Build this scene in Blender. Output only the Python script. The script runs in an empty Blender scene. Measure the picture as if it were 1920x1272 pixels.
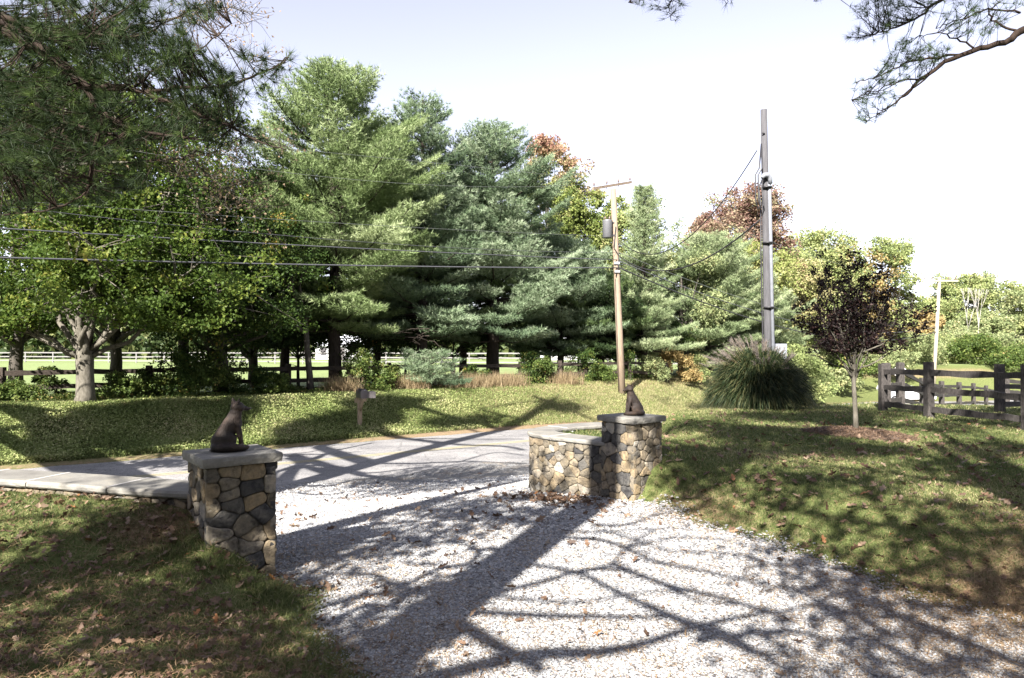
import bpy, math, random
import numpy as np
from mathutils import Vector, noise as mnoise

R = math.radians
rng = np.random.default_rng(11)
random.seed(5)
S = bpy.context.scene
COL = S.collection
H, F = 1.75, 1280.0            # eye height, focal length in photo pixels
CX, HY = 960.0, 655.0          # centre column and horizon row of the photograph

# ------------------------------------------------------------------ camera
cam = bpy.data.cameras.new("camera"); co = bpy.data.objects.new("camera", cam); COL.objects.link(co)
cam.sensor_width = 36; cam.lens = 24.0; cam.clip_start = 0.05; cam.clip_end = 3000
co.location = (0, 0, H); co.rotation_euler = (R(90.85), 0, 0)
S.camera = co
# ------------------------------------------------------------------ sky, sun
SUN_EL, SUN_AZ = 35.0, 23.5    # shadows run to the right-rear, 23.5 degrees off the view axis
w = bpy.data.worlds.new("World"); S.world = w; w.use_nodes = True
nt = w.node_tree; nt.nodes.clear()
sky = nt.nodes.new('ShaderNodeTexSky'); sky.sky_type = 'NISHITA'; sky.sun_disc = False
sky.sun_elevation = R(SUN_EL); sky.sun_rotation = R(180 + SUN_AZ)
sky.air_density = 1.0; sky.dust_density = 0.3; sky.ozone_density = 2.5
bg = nt.nodes.new('ShaderNodeBackground'); bg.inputs[1].default_value = 0.067
wo = nt.nodes.new('ShaderNodeOutputWorld')
hs = nt.nodes.new('ShaderNodeHueSaturation'); hs.inputs['Saturation'].default_value = .42
nt.links.new(sky.outputs[0], hs.inputs['Color']); wb = nt.nodes.new('ShaderNodeMix'); wb.data_type = 'RGBA'; wb.blend_type = 'MULTIPLY'; wb.inputs[0].default_value = 1; wb.inputs[7].default_value = (1.04,.98,1.05,1)
nt.links.new(hs.outputs[0], wb.inputs[6]); nt.links.new(wb.outputs[2], bg.inputs[0]); nt.links.new(bg.outputs[0], wo.inputs[0])
sl = bpy.data.lights.new("sun", 'SUN'); sl.energy = 5.0; sl.angle = R(0.45); sl.color = (1.0, 0.955, 0.88)
so = bpy.data.objects.new("sun", sl); COL.objects.link(so)
_ce, _se = math.cos(R(SUN_EL)), math.sin(R(SUN_EL))
SD = np.array([math.sin(R(SUN_AZ)), math.cos(R(SUN_AZ))])      # horizontal shadow direction
TAN = math.tan(R(SUN_EL))
so.rotation_euler = Vector((-SD[0]*_ce, -SD[1]*_ce, _se)).to_track_quat('Z', 'Y').to_euler()
so.location = (-20, -30, 40)
S.view_settings.view_transform = 'Standard'; S.view_settings.look = 'None'
S.view_settings.exposure = 2.12; S.view_settings.gamma = 1.0

# ------------------------------------------------------------------ helpers
def tag(o, label=None, cat=None, group=None, kind=None):
    if label: o['label'] = label
    if cat: o['category'] = cat
    if group: o['group'] = group
    if kind: o['kind'] = kind
    return o
def thing(name, label, cat, loc=(0,0,0), group=None, rotz=0):
    o = bpy.data.objects.new(name, None); COL.objects.link(o)
    o.location = loc; o.rotation_euler = (0,0,rotz); o.empty_display_size = .2
    return tag(o, label, cat, group)
def np_mesh(name, V, FA, mat, parent=None, attrs=None, smooth=False):
    V = np.asarray(V, dtype=np.float32); FA = np.asarray(FA, dtype=np.int32)
    me = bpy.data.meshes.new(name)
    me.vertices.add(len(V)); me.vertices.foreach_set('co', V.ravel())
    k = FA.shape[1]
    me.loops.add(FA.size); me.loops.foreach_set('vertex_index', FA.ravel())
    me.polygons.add(len(FA)); me.polygons.foreach_set('loop_start', np.arange(0, FA.size, k, dtype=np.int32))
    me.polygons.foreach_set('use_smooth', np.full(len(FA), smooth))
    if attrs:
        for an, av in attrs.items():
            a = me.attributes.new(an, 'FLOAT', 'POINT'); a.data.foreach_set('value', np.asarray(av, dtype=np.float32))
    me.update(calc_edges=True); me.validate()
    if mat: me.materials.append(mat)
    o = bpy.data.objects.new(name, me); COL.objects.link(o)
    if parent: o.parent = parent
    return o
class MB:
    """collects vertices and faces of mixed size into one mesh"""
    def __init__(s): s.v = []; s.f = []; s.t = []; s.sm = []
    def add(s, vs, fs, t=0.5, sm=False):
        b = len(s.v); s.v += [tuple(map(float, p)) for p in vs]; s.f += [tuple(i+b for i in f) for f in fs]
        s.t += [t]*len(vs); s.sm += [sm]*len(fs)
    def box(s, c, d, ax=None, t=0.5, taper=1.0):
        c = Vector(c); X, Y, Z = ax if ax else (Vector((1,0,0)), Vector((0,1,0)), Vector((0,0,1)))
        vs = []
        for k in (-1, 1):
            q = taper if k > 0 else 1
            for i, j in ((-1,-1),(1,-1),(1,1),(-1,1)):
                vs.append(c + X*(i*d[0]/2*q) + Y*(j*d[1]/2*q) + Z*(k*d[2]/2))
        s.add(vs, [(3,2,1,0),(4,5,6,7),(0,1,5,4),(1,2,6,5),(2,3,7,6),(3,0,4,7)], t)
    def tube(s, pts, rad, seg=8, t=0.5, cap=True, sm=True):
        P = [Vector(p) for p in pts]; n = len(P)
        if not hasattr(rad, '__len__'): rad = [rad]*n
        vs = []; prev = None
        for i in range(n):
            d = (P[min(i+1, n-1)] - P[max(i-1, 0)])
            if d.length < 1e-9: d = Vector((0,0,1))
            d.normalize()
            a = d.cross(Vector((0,0,1)) if abs(d.z) < .95 else Vector((1,0,0))) if prev is None else prev - d*prev.dot(d)
            if a.length < 1e-6: a = d.cross(Vector((0,1,0)))
            a.normalize(); b = d.cross(a); prev = a
            for k in range(seg):
                th = 2*math.pi*k/seg
                vs.append(P[i] + (a*math.cos(th) + b*math.sin(th))*rad[i])
        fs = [(i*seg+k, i*seg+(k+1) % seg, (i+1)*seg+(k+1) % seg, (i+1)*seg+k) for i in range(n-1) for k in range(seg)]
        s.add(vs, fs, t, sm)
        if cap:
            b0 = len(s.v)-n*seg
            s.f.append(tuple(b0+k for k in reversed(range(seg)))); s.sm.append(False)
            s.f.append(tuple(b0+(n-1)*seg+k for k in range(seg))); s.sm.append(False)
    def build(s, name, mat, parent=None):
        me = bpy.data.meshes.new(name); me.from_pydata(s.v, [], s.f); 
        me.polygons.foreach_set('use_smooth', s.sm)
        a = me.attributes.new('tint', 'FLOAT', 'POINT'); a.data.foreach_set('value', np.array(s.t, dtype=np.float32))
        me.update()
        if mat: me.materials.append(mat)
        o = bpy.data.objects.new(name, me); COL.objects.link(o)
        if parent: o.parent = parent
        return o
def W(px, py, Y): return np.array([(px-CX)/F*Y, Y, H + (HY-py)/F*Y])     # pixel at a given distance -> real point
def sstep(x): x = np.clip(x, 0, 1); return x*x*(3-2*x)
def catmull(P, n=10):
    P = [np.array(p, float) for p in P]; P = [2*P[0]-P[1]] + P + [2*P[-1]-P[-2]]; out = []
    for i in range(1, len(P)-2):
        for k in range(n):
            t = k/n; a, b, c, d = P[i-1:i+3]
            out.append(.5*((2*b)+(-a+c)*t+(2*a-5*b+4*c-d)*t*t+(-a+3*b-3*c+d)*t**3))
    out.append(P[-2]); return np.array(out)

# ------------------------------------------------------------------ materials
def mat(name):
    m = bpy.data.materials.new(name); m.use_nodes = True; t = m.node_tree; t.nodes.clear()
    o = t.nodes.new('ShaderNodeOutputMaterial'); b = t.nodes.new('ShaderNodeBsdfPrincipled')
    t.links.new(b.outputs[0], o.inputs[0]); return m, t, b, o
def nd(t, typ, **kw):
    n = t.nodes.new(typ)
    for k, v in kw.items():
        if k.startswith('i_'):
            key = k[2:]; n.inputs[int(key) if key.isdigit() else key].default_value = v
        else: setattr(n, k, v)
    return n
def ramp(t, fac, stops, interp='LINEAR'):
    r = t.nodes.new('ShaderNodeValToRGB'); r.color_ramp.interpolation = interp
    e = r.color_ramp.elements
    while len(e) < len(stops): e.new(.5)
    for i, (p, c) in enumerate(stops): e[i].position = p; e[i].color = (*c, 1) if len(c) == 3 else c
    if fac is not None: t.links.new(fac, r.inputs[0])
    return r
def coords(t, scale=(1,1,1)):
    c = t.nodes.new('ShaderNodeTexCoord'); m = nd(t, 'ShaderNodeMapping'); m.inputs['Scale'].default_value = scale
    t.links.new(c.outputs['Object'], m.inputs[0]); return m.outputs[0]
def noi(t, co_, scale, detail=4, rough=.55):
    n = nd(t, 'ShaderNodeTexNoise'); n.inputs['Scale'].default_value = scale; n.inputs['Detail'].default_value = detail
    n.inputs['Roughness'].default_value = rough; t.links.new(co_, n.inputs['Vector']); return n.outputs['Fac']
def mixc(t, fac, a, b, mode='MIX'):
    m = nd(t, 'ShaderNodeMix', data_type='RGBA', blend_type=mode)
    for sock, v in ((m.inputs[0], fac), (m.inputs[6], a), (m.inputs[7], b)):
        if hasattr(v, 'links'): t.links.new(v, sock)
        else: sock.default_value = (*v, 1) if isinstance(v, tuple) else v
    return m.outputs[2]
def math_(t, op, a, b=None):
    m = nd(t, 'ShaderNodeMath', operation=op)
    for i, v in enumerate((a, b)):
        if v is None: continue
        if hasattr(v, 'links'): t.links.new(v, m.inputs[i])
        else: m.inputs[i].default_value = v
    return m.outputs[0]
def bump(t, b, h, s=.4, d=.02):
    n = nd(t, 'ShaderNodeBump'); n.inputs['Strength'].default_value = s; n.inputs['Distance'].default_value = d
    t.links.new(h, n.inputs['Height']); t.links.new(n.outputs[0], b.inputs['Normal'])
def attr(t, name): return nd(t, 'ShaderNodeAttribute', attribute_name=name).outputs['Fac']
def leaf_mat(name, stops, trans=.35, rough=.55, spec=.25):
    m, t, b, o = mat(name)
    r = ramp(t, attr(t, 'tint'), stops)
    b.inputs['Roughness'].default_value = rough; b.inputs['Specular IOR Level'].default_value = spec
    t.links.new(r.outputs[0], b.inputs['Base Color'])
    tr = nd(t, 'ShaderNodeBsdfTranslucent'); t.links.new(r.outputs[0], tr.inputs[0])
    mx = nd(t, 'ShaderNodeMixShader'); mx.inputs[0].default_value = trans
    t.links.new(b.outputs[0], mx.inputs[1]); t.links.new(tr.outputs[0], mx.inputs[2]); t.links.new(mx.outputs[0], o.inputs[0])
    return m
def wood_mat(name, c1, c2, scale=(6,6,1.2), rough=.85, bs=.5):
    m, t, b, o = mat(name); co_ = coords(t, scale)
    n = noi(t, co_, 4, 6, .65); r = ramp(t, n, [(.3, c1), (.7, c2)])
    t.links.new(r.outputs[0], b.inputs['Base Color']); b.inputs['Roughness'].default_value = rough
    b.inputs['Specular IOR Level'].default_value = .2
    bump(t, b, noi(t, coords(t, tuple(s*2 for s in scale)), 8, 5, .7), bs, .02); return m
def plain_mat(name, c, rough=.6, metal=0, var=.15, scale=8):
    m, t, b, o = mat(name); n = noi(t, coords(t), scale, 5)
    r = ramp(t, n, [(.25, tuple(x*(1-var) for x in c)), (.75, tuple(min(1, x*(1+var)) for x in c))])
    t.links.new(r.outputs[0], b.inputs['Base Color']); b.inputs['Roughness'].default_value = rough; b.inputs['Metallic'].default_value = metal
    return m
M = {}
M['bark_pine'] = wood_mat('bark_pine', (.02,.015,.012), (.07,.055,.045))  # bark darkened in place of the missing shade on the trunks
M['bark_pale'] = wood_mat('bark_pale', (.06,.053,.04), (.16,.145,.12), (5,5,1.5))
M['bark_grey'] = wood_mat('bark_grey', (.03,.026,.022), (.10,.088,.075))
M['bark_white'] = wood_mat('bark_white', (.25,.23,.2), (.45,.43,.4))
M['pole_brown'] = wood_mat('pole_brown', (.15,.11,.08), (.3,.235,.175), (14,14,.7))
M['pole_grey'] = wood_mat('pole_grey', (.045,.044,.048), (.105,.102,.108), (14,14,.6))
M['pole_pale'] = wood_mat('pole_pale', (.3,.26,.2), (.42,.37,.29), (10,10,.6))
M['fence_dark'] = wood_mat('fence_dark', (.022,.017,.014), (.07,.055,.045), (3,3,8))
M['fence_grey'] = wood_mat('fence_grey', (.02,.018,.017), (.085,.075,.07), (9,9,3))  # grey wood, darkened further to stand in for shade on the fence
M['fence_white'] = plain_mat('fence_white', (.15,.142,.138), .6)
M['mail_wood'] = wood_mat('mail_wood', (.2,.15,.1), (.4,.32,.23), (12,12,2))
M['mail_dark'] = plain_mat('mail_dark', (.055,.05,.055), .45, .3)
M['mail_grey'] = plain_mat('mail_grey', (.14,.125,.125), .5)
M['steel'] = plain_mat('steel', (.38,.38,.4), .45, .5)
M['conduit'] = plain_mat('conduit', (.22,.23,.26), .4, .1)
M['transformer'] = plain_mat('transformer', (.13,.13,.14), .5, .2)
M['cable'] = plain_mat('cable', (.018,.017,.02), .5)
M['line'] = plain_mat('line', (.07,.07,.08), .35)
M['alu_wire'] = plain_mat('alu_wire', (.22,.23,.22), .4, .6)
M['insulator'] = plain_mat('insulator', (.12,.08,.06), .25)
M['bronze'] = None
PINE = [(0,(.028,.055,.028)), (.5,(.07,.12,.055)), (1,(.16,.22,.11))]
M['needle_blue'] = leaf_mat('needle_blue', [(0,(.06,.095,.055)), (.5,(.17,.235,.13)), (1,(.38,.44,.3))], .25)
M['needle_green'] = leaf_mat('needle_green', [(0,(.06,.095,.032)), (.5,(.19,.255,.1)), (1,(.4,.46,.25))], .25)
M['needle_pale'] = leaf_mat('needle_pale', [(0,(.12,.17,.08)), (.5,(.25,.31,.16)), (1,(.42,.46,.28))], .25)  # light green needles, background haze and glare put into the colour
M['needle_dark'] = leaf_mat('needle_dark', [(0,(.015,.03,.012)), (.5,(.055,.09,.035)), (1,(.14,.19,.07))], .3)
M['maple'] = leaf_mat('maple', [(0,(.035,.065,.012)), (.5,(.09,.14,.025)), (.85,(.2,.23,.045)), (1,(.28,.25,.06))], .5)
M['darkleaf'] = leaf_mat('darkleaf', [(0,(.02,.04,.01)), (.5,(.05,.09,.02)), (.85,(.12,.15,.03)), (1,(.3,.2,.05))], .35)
M['yellowgreen'] = leaf_mat('yellowgreen', [(0,(.15,.2,.07)), (.5,(.3,.34,.14)), (1,(.5,.45,.22))], .4)  # yellow-green leaves paled to stand in for distance haze
M['olive'] = leaf_mat('olive', [(0,(.13,.17,.07)), (.5,(.26,.3,.14)), (1,(.45,.42,.22))], .4)
M['redleaf'] = leaf_mat('redleaf', [(0,(.15,.08,.065)), (.4,(.25,.15,.12)), (.6,(.34,.27,.18)), (1,(.26,.29,.13))], .4)
M['sweetgum'] = leaf_mat('sweetgum', [(0,(.09,.14,.035)), (.35,(.24,.28,.08)), (.6,(.4,.35,.19)), (.8,(.36,.22,.15)), (1,(.3,.15,.12))], .4)
M['orange'] = leaf_mat('orange', [(0,(.17,.14,.05)), (.5,(.36,.27,.12)), (1,(.5,.36,.16))], .4)
M['purple'] = leaf_mat('purple', [(0,(.008,.005,.006)), (.5,(.02,.011,.012)), (.9,(.06,.03,.025)), (1,(.1,.08,.04))], .2)
M['brush'] = leaf_mat('brush', [(0,(.03,.05,.012)), (.5,(.1,.15,.035)), (.85,(.22,.25,.07)), (1,(.35,.24,.1))], .4)
M['drygrass'] = leaf_mat('drygrass', [(0,(.16,.11,.06)), (1,(.45,.36,.22))], .4)
M['brown_leaf'] = leaf_mat('brown_leaf', [(0,(.05,.028,.018)), (.5,(.14,.085,.055)), (.9,(.26,.19,.135)), (1,(.26,.12,.05))], .2)
M['straw'] = leaf_mat('straw', [(0,(.11,.065,.035)), (1,(.34,.235,.13))], .2)
M['grass'] = leaf_mat('grass', [(0,(.045,.07,.022)), (.55,(.125,.155,.05)), (.8,(.28,.27,.12)), (1,(.44,.38,.22))], .4)
M['ivy'] = leaf_mat('ivy', [(0,(.07,.11,.025)), (.5,(.21,.26,.085)), (.85,(.4,.41,.19)), (1,(.46,.4,.24))], .35)
M['misc'] = leaf_mat('misc', [(0,(.025,.045,.015)), (.5,(.07,.1,.035)), (1,(.22,.22,.09))], .35)
M['plume'] = leaf_mat('plume', [(0,(.14,.115,.1)), (1,(.36,.31,.28))], .4)
M['pinkleaf'] = leaf_mat('pinkleaf', [(0,(.3,.2,.12)), (1,(.55,.42,.3))], .4)

# ------------------------------------------------------------------ terrain
RP = [(-130,-66),(-60,-19.7),(-30,.15),(-10,13.4),(0,20),(5,23.4),(10,27.6),(16,34.5),(23,44),(31,53),(42,60),(62,67),(130,84)]
RC = catmull(RP, 8)
_seg = RC[1:]-RC[:-1]; _sl = np.hypot(_seg[:,0], _seg[:,1]); _cum = np.concatenate([[0], np.cumsum(_sl)])
_s0 = _cum[np.argmin(np.hypot(RC[:,0], RC[:,1]-20))]
def road_sn(x, y):
    x = np.asarray(x, float).ravel(); y = np.asarray(y, float).ravel()
    best = np.full(x.shape, 1e9); n = np.zeros_like(best); s = np.zeros_like(best)
    for i in range(len(_seg)):
        d = _seg[i]/_sl[i]; rx = x-RC[i,0]; ry = y-RC[i,1]
        t = np.clip(rx*d[0]+ry*d[1], 0, _sl[i]); dx = rx-d[0]*t; dy = ry-d[1]*t
        q = np.hypot(dx, dy); sg = np.sign(d[0]*ry-d[1]*rx); k = q < best
        best[k] = q[k]; n[k] = (q*sg)[k]; s[k] = (_cum[i]+t-_s0)[k]
    return s, n
def zroad(s): return np.interp(s, [-200,-30,3,12,60,90,200], [-1.2,-1.05,-1.0,-1.15,-3.1,-3.2,-3.2])
WALL_R = catmull([(1.28,8.64),(.93,8.93),(.6,9.27),(.42,9.6),(.54,9.98),(.9,10.33),(1.45,10.62)], 6)
WALL_L = catmull([(-2.5,5.72),(-3.0,5.83),(-3.8,6.08),(-4.7,6.32),(-6.5,6.72),(-9.5,7.1)], 6)
GATE_L, GATE_R, GROT = (-2.25,5.50), (1.485,8.5), R(38.9)
LOW = [(-9.5,7.1)] + [tuple(p) for p in WALL_L[::-1][1:]] + [(-1.95,5.55),(-1.83,5.38),(-1.46,5.2),(-1.38,4.68),(-1.06,4.23),(-.81,3.84),(-.58,3.1),(-.35,2),(-.2,0),(-.2,-8),
       (9,-8),(7,-1),(5,1.2),(3.8,3.3),(3.26,4.33),(2.59,6.13),(2.0,7.1),(1.72,7.76),(1.47,8.15)] + [tuple(p) for p in WALL_R] + [(1.6,11.2),(1.75,12.4),(2.1,14),(3.2,18),(2.5,30),(-40,30),(-60,-5),(-20,5)]
GRAV = [(-4.2,10.2),(-2.4,6.2),(-1.95,5.6),(-1.83,5.38),(-1.46,5.2),(-1.38,4.68),(-1.06,4.23),(-.81,3.84),(-.58,3.1),(-.35,2),(-.2,0),(-.2,-8),
        (9,-8),(7,-1),(5,1.2),(3.8,3.3),(3.26,4.33),(2.59,6.13),(2.0,7.1),(1.72,7.76),(1.47,8.15)] + [tuple(p) for p in WALL_R] + [(1.5,11.3),(1.8,13.2),(3.5,19.0),(0,18),(-10,11.2)]
def poly_sd(x, y, poly):
    """signed distance to a polygon, negative inside"""
    x = np.asarray(x, float).ravel(); y = np.asarray(y, float).ravel()
    d = np.full(x.shape, 1e9); ins = np.zeros(x.shape, bool); n = len(poly)
    for i in range(n):
        ax, ay = poly[i]; bx, by = poly[(i+1) % n]; ex, ey = bx-ax, by-ay
        L = ex*ex+ey*ey+1e-12; t = np.clip(((x-ax)*ex+(y-ay)*ey)/L, 0, 1)
        d = np.minimum(d, np.hypot(x-ax-ex*t, y-ay-ey*t))
        c = ((ay > y) != (by > y)) & (x < ex*(y-ay)/(ey if abs(ey) > 1e-9 else 1e-9)+ax)
        ins ^= c
    return np.where(ins, -d, d)
def line_d(x, y, P):
    d = np.full(np.shape(x), 1e9)
    for a, b in zip(P[:-1], P[1:]):
        e = b-a; L = e@e+1e-12; t = np.clip(((x-a[0])*e[0]+(y-a[1])*e[1])/L, 0, 1)
        d = np.minimum(d, np.hypot(x-a[0]-e[0]*t, y-a[1]-e[1]*t))
    return d
def zt(x, y, full=False):
    shp = np.shape(x); x = np.asarray(x, float).ravel(); y = np.asarray(y, float).ravel()
    s, n = road_sn(x, y); zr = zroad(s)
    # far side: bank up to the crest, then the pasture
    wb = 4.1 + np.maximum(0, -1-zr)*1.3
    crest = .12 + .0*x
    bank = zr + (crest-zr)*sstep((n-2.9)/wb*.85+.0)
    bank = np.where(n > 2.9+wb*1.1, crest, bank) - .2*sstep((n-9)/14)
    # near side
    zd = zr + (-.09-zr)*(1-sstep((n+10.9)/7.9))
    left = .50 - .31*sstep((line_d(x, y, WALL_L)-.25)/1.7) - .2*np.exp(-((x+2.35)**2+(y-4.95)**2)/.35)
    right = .36 + .16*np.exp(-((x-1.1)**2+(y-9.8)**2)/1.6) - .014*np.maximum(0, x-3)**1.3 - .05*np.maximum(0, y-19)
    zl = np.where(x < 0, left, right)
    zl = np.where(y < 2, zl*.8, zl)
    lawn = zr + (zl-zr)*sstep((-3.0-n)/3.2)
    sd = poly_sd(x, y, LOW)
    dw = np.minimum(line_d(x, y, WALL_R), line_d(x, y, WALL_L))
    wid = .13 + 1.25*sstep((dw-.1)/1.3)
    near = zd + (lawn-zd)*sstep(sd/wid)
    near = np.where((x > 1.5) & (sd > 0) & (n > -7), lawn*sstep(sd/1.3) + zd*(1-sstep(sd/1.3)), near)
    z = np.where(n > 2.75, bank, near)
    z = np.where(np.abs(n) <= 2.95, zr-.04, z)
    # gentle unevenness
    u = .02*np.sin(x*1.3+y*.7)+.015*np.sin(x*.5-y*1.9+2)+.01*np.sin(3.1*x+1)*np.sin(2.7*y)
    z = z + u*np.where(np.abs(n) < 3.2, 0, 1)*np.where(sd < 0, .25, 1)
    if full: return z.reshape(shp), s.reshape(shp), n.reshape(shp), sd.reshape(shp)
    return z.reshape(shp)
_hx, _hy = np.arange(-24, 50.01, .15), np.arange(-8, 62.01, .15)
_HG = zt(*np.meshgrid(_hx, _hy)).reshape(len(_hy), len(_hx))
def zq(x, y):
    """terrain height looked up in a fine grid"""
    x, y = np.asarray(x, float), np.asarray(y, float); fx = np.clip((x+24)/.15, 0, len(_hx)-1.001); fy = np.clip((y+8)/.15, 0, len(_hy)-1.001)
    i, j = fx.astype(int), fy.astype(int); u, v = fx-i, fy-j
    z = _HG[j,i]*(1-u)*(1-v)+_HG[j,i+1]*u*(1-v)+_HG[j+1,i]*(1-u)*v+_HG[j+1,i+1]*u*v
    out = (x < -24) | (x > 50) | (y < -8) | (y > 62)
    if np.any(out): z = np.where(out, 0, z); z[out] = zt(x[out], y[out])
    return z
def gz(x, y): return float(zq(np.array([x]), np.array([y]))[0])
def G(px, py):
    """where the view ray of a photo pixel meets the terrain (arrays)"""
    px = np.atleast_1d(np.asarray(px, float)); py = np.atleast_1d(np.asarray(py, float))
    k = (HY-py)/F; Y = np.full(px.shape, 2.0); hit = np.zeros(px.shape, bool); res = np.full(px.shape, 150.0)
    prev = Y.copy()
    while Y[0] < 60:
        z = zq((px-CX)/F*Y, Y); h = (H+k*Y <= z) & ~hit
        res[h] = ((Y+prev)/2)[h]; hit |= h
        if hit.all(): break
        prev = Y.copy(); Y = Y*1.012+.01
    return np.stack([(px-CX)/F*res, res, H+k*res], 1)

def axis_vals(parts):
    out = [parts[0][0]]
    for a, b, st in parts:
        n = max(1, int(round((b-a)/st))); out += list(np.linspace(a, b, n+1)[1:])
    return np.array(out)
def grid_mesh(xs, ys):
    X, Y = np.meshgrid(xs, ys); nx, ny = len(xs), len(ys)
    i = np.arange(nx-1)[None,:]+nx*np.arange(ny-1)[:,None]; i = i.ravel()
    return X.ravel(), Y.ravel(), np.stack([i, i+1, i+1+nx, i+nx], 1)
xs = axis_vals([(-900,-200,70),(-200,-60,10),(-60,-16,1.2),(-16,-6,.3),(-6,5,.11),(5,16,.25),(16,50,.8),(50,200,10),(200,900,70)])
ys = axis_vals([(-300,-60,40),(-60,-8,4),(-8,2,.5),(2,12,.11),(12,32,.25),(32,80,.8),(80,220,8),(220,1200,80)])
gx, gy, gf = grid_mesh(xs, ys)
gzv, gs, gn, gsd = zt(gx, gy, True)
litter = np.exp(-((gn-3.1)/.45)**2)*.62 + np.exp(-((gn-8.3)/1.1)**2)*.7 + .8*np.exp(-((gx-3.6)**2/1.4+(gy-4.6)**2/.9)) + .7*np.exp(-((gx-1.95)**2+(gy-7.6)**2)/.35) \
    + .9*np.exp(-((gx+2.75)**2+(gy-5.25)**2)/.12) + .35*np.exp(-((gx-2.4)**2+(gy-6.6)**2)/.5) + .22*((gx<0)&(gy<4.2)&(gn<0)) + .42*((gn>2.9)&(gn<9)&(gx<13))*sstep((gx+7)/7) + .35*((gn>7)&(gn<9)&(gx<13))
past = sstep((gn-9.5)/2)
def ground_mat():
    m, t, b, o = mat('lawn_soil'); co_ = coords(t)
    n1 = noi(t, co_, 1.1, 5); n2 = noi(t, co_, 9, 6, .7); n3 = noi(t, co_, 60, 4, .8)
    g = ramp(t, math_(t, 'ADD', math_(t, 'MULTIPLY', n2, .55), math_(t, 'MULTIPLY', n3, .45)), [(.3,(.04,.05,.018)), (.5,(.1,.12,.04)), (.68,(.23,.22,.1))]).outputs[0]
    dry = ramp(t, n3, [(.3,(.10,.065,.04)), (.7,(.32,.24,.15))]).outputs[0]
    lt = math_(t, 'ADD', attr(t, 'litter'), math_(t, 'MULTIPLY', math_(t, 'SUBTRACT', n2, .5), 1.6))
    lt = ramp(t, lt, [(.3,(0,0,0)), (.75,(1,1,1))]).outputs[0]
    c = mixc(t, lt, g, dry)
    pc = ramp(t, math_(t, 'ADD', math_(t, 'MULTIPLY', n1, .5), math_(t, 'MULTIPLY', n3, .5)), [(.3,(.12,.16,.06)), (.7,(.22,.26,.115))]).outputs[0]
    c = mixc(t, attr(t, 'pasture'), c, pc)
    t.links.new(c, b.inputs['Base Color']); b.inputs['Roughness'].default_value = .95; b.inputs['Specular IOR Level'].default_value = .1
    bump(t, b, n3, .6, .03); return m
g = np_mesh('ground', np.stack([gx, gy, gzv], 1), gf, ground_mat(), None, {'litter': litter, 'pasture': past}, True); tag(g, kind='structure')

# road -----------------------------------------------------------------
def ribbon(name, n0, n1, dz, m, step=1, nn=2, srange=(-150, 140), jitter=0):
    k = (_cum-_s0 > srange[0]) & (_cum-_s0 < srange[1]); P = RC[k]; sv = (_cum-_s0)[k]
    T = np.gradient(P, axis=0); T /= np.hypot(T[:,0], T[:,1])[:,None]; N = np.stack([-T[:,1], T[:,0]], 1)
    # resample finer
    V = []; nseg = 0
    si = np.arange(sv[0], sv[-1], .5)
    px_ = np.interp(si, sv, P[:,0]); py_ = np.interp(si, sv, P[:,1]); nx_ = np.interp(si, sv, N[:,0]); ny_ = np.interp(si, sv, N[:,1])
    zz = zroad(si)+dz; cols = np.linspace(n0, n1, nn)
    for j, c in enumerate(cols):
        e = (np.sin(si*2.1)*.03+np.sin(si*5.7+1)*.03+rng.normal(0,.012,len(si)))*jitter if j in (0, nn-1) else 0
        V.append(np.stack([px_+nx_*(c+e), py_+ny_*(c+e), zz+.03*(1-(c/2.9)**2)], 1))
    V = np.concatenate(V); L = len(si); fa = []
    for j in range(nn-1):
        a = np.arange(L-1)+j*L; fa.append(np.stack([a, a+1, a+1+L, a+L], 1))
    return tag(np_mesh(name, V, np.concatenate(fa), m, None, None, True), kind='structure')
def asphalt():
    m, t, b, o = mat('asphalt'); co_ = coords(t); v = nd(t, 'ShaderNodeTexVoronoi'); v.inputs['Scale'].default_value = 55; t.links.new(co_, v.inputs['Vector'])
    n = noi(t, co_, .6, 5)
    sc = nd(t, 'ShaderNodeSeparateColor'); t.links.new(v.outputs['Color'], sc.inputs[0])
    c1 = ramp(t, sc.outputs[0], [(0,(.12,.115,.12)), (.5,(.2,.195,.2)), (1,(.32,.31,.3))]).outputs[0]
    c = mixc(t, math_(t, 'MULTIPLY', n, .5), c1, (.22,.21,.21))
    st = ramp(t, noi(t, coords(t, (.5,.9,1)), 1.4, 6, .7), [(.4,(.72,.72,.73)), (.6,(1.08,1.07,1.05))]).outputs[0]; c = mixc(t, 1.0, c, st, 'MULTIPLY')
    vc = nd(t, 'ShaderNodeTexVoronoi', feature='DISTANCE_TO_EDGE'); vc.inputs['Scale'].default_value = .55
    wv = nd(t, 'ShaderNodeTexNoise'); wv.inputs['Scale'].default_value = 1.5; wv.inputs['Detail'].default_value = 6; t.links.new(co_, wv.inputs['Vector']); va = nd(t, 'ShaderNodeVectorMath', operation='ADD'); t.links.new(co_, va.inputs[0]); t.links.new(wv.outputs['Color'], va.inputs[1]); t.links.new(va.outputs[0], vc.inputs['Vector'])
    ck = ramp(t, vc.outputs['Distance'], [(.0,(.35,.35,.36)), (.012,(1,1,1))]).outputs[0]; c = mixc(t, .8, c, ck, 'MULTIPLY'); t.links.new(c, b.inputs['Base Color'])
    b.inputs['Roughness'].default_value = .85; bump(t, b, sc.outputs[1], .4, .008); return m
ribbon('road', -2.85, 2.75, .0, asphalt(), nn=9, jitter=1)
def paint():
    m, t, b, o = mat('yellow_paint'); n = noi(t, coords(t), 30, 5, .8)
    c = ramp(t, n, [(.36,(.2,.19,.17)), (.5,(.33,.29,.17)), (.7,(.42,.36,.2))]).outputs[0]
    t.links.new(c, b.inputs['Base Color']); b.inputs['Roughness'].default_value = .7; return m
py = paint()
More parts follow.
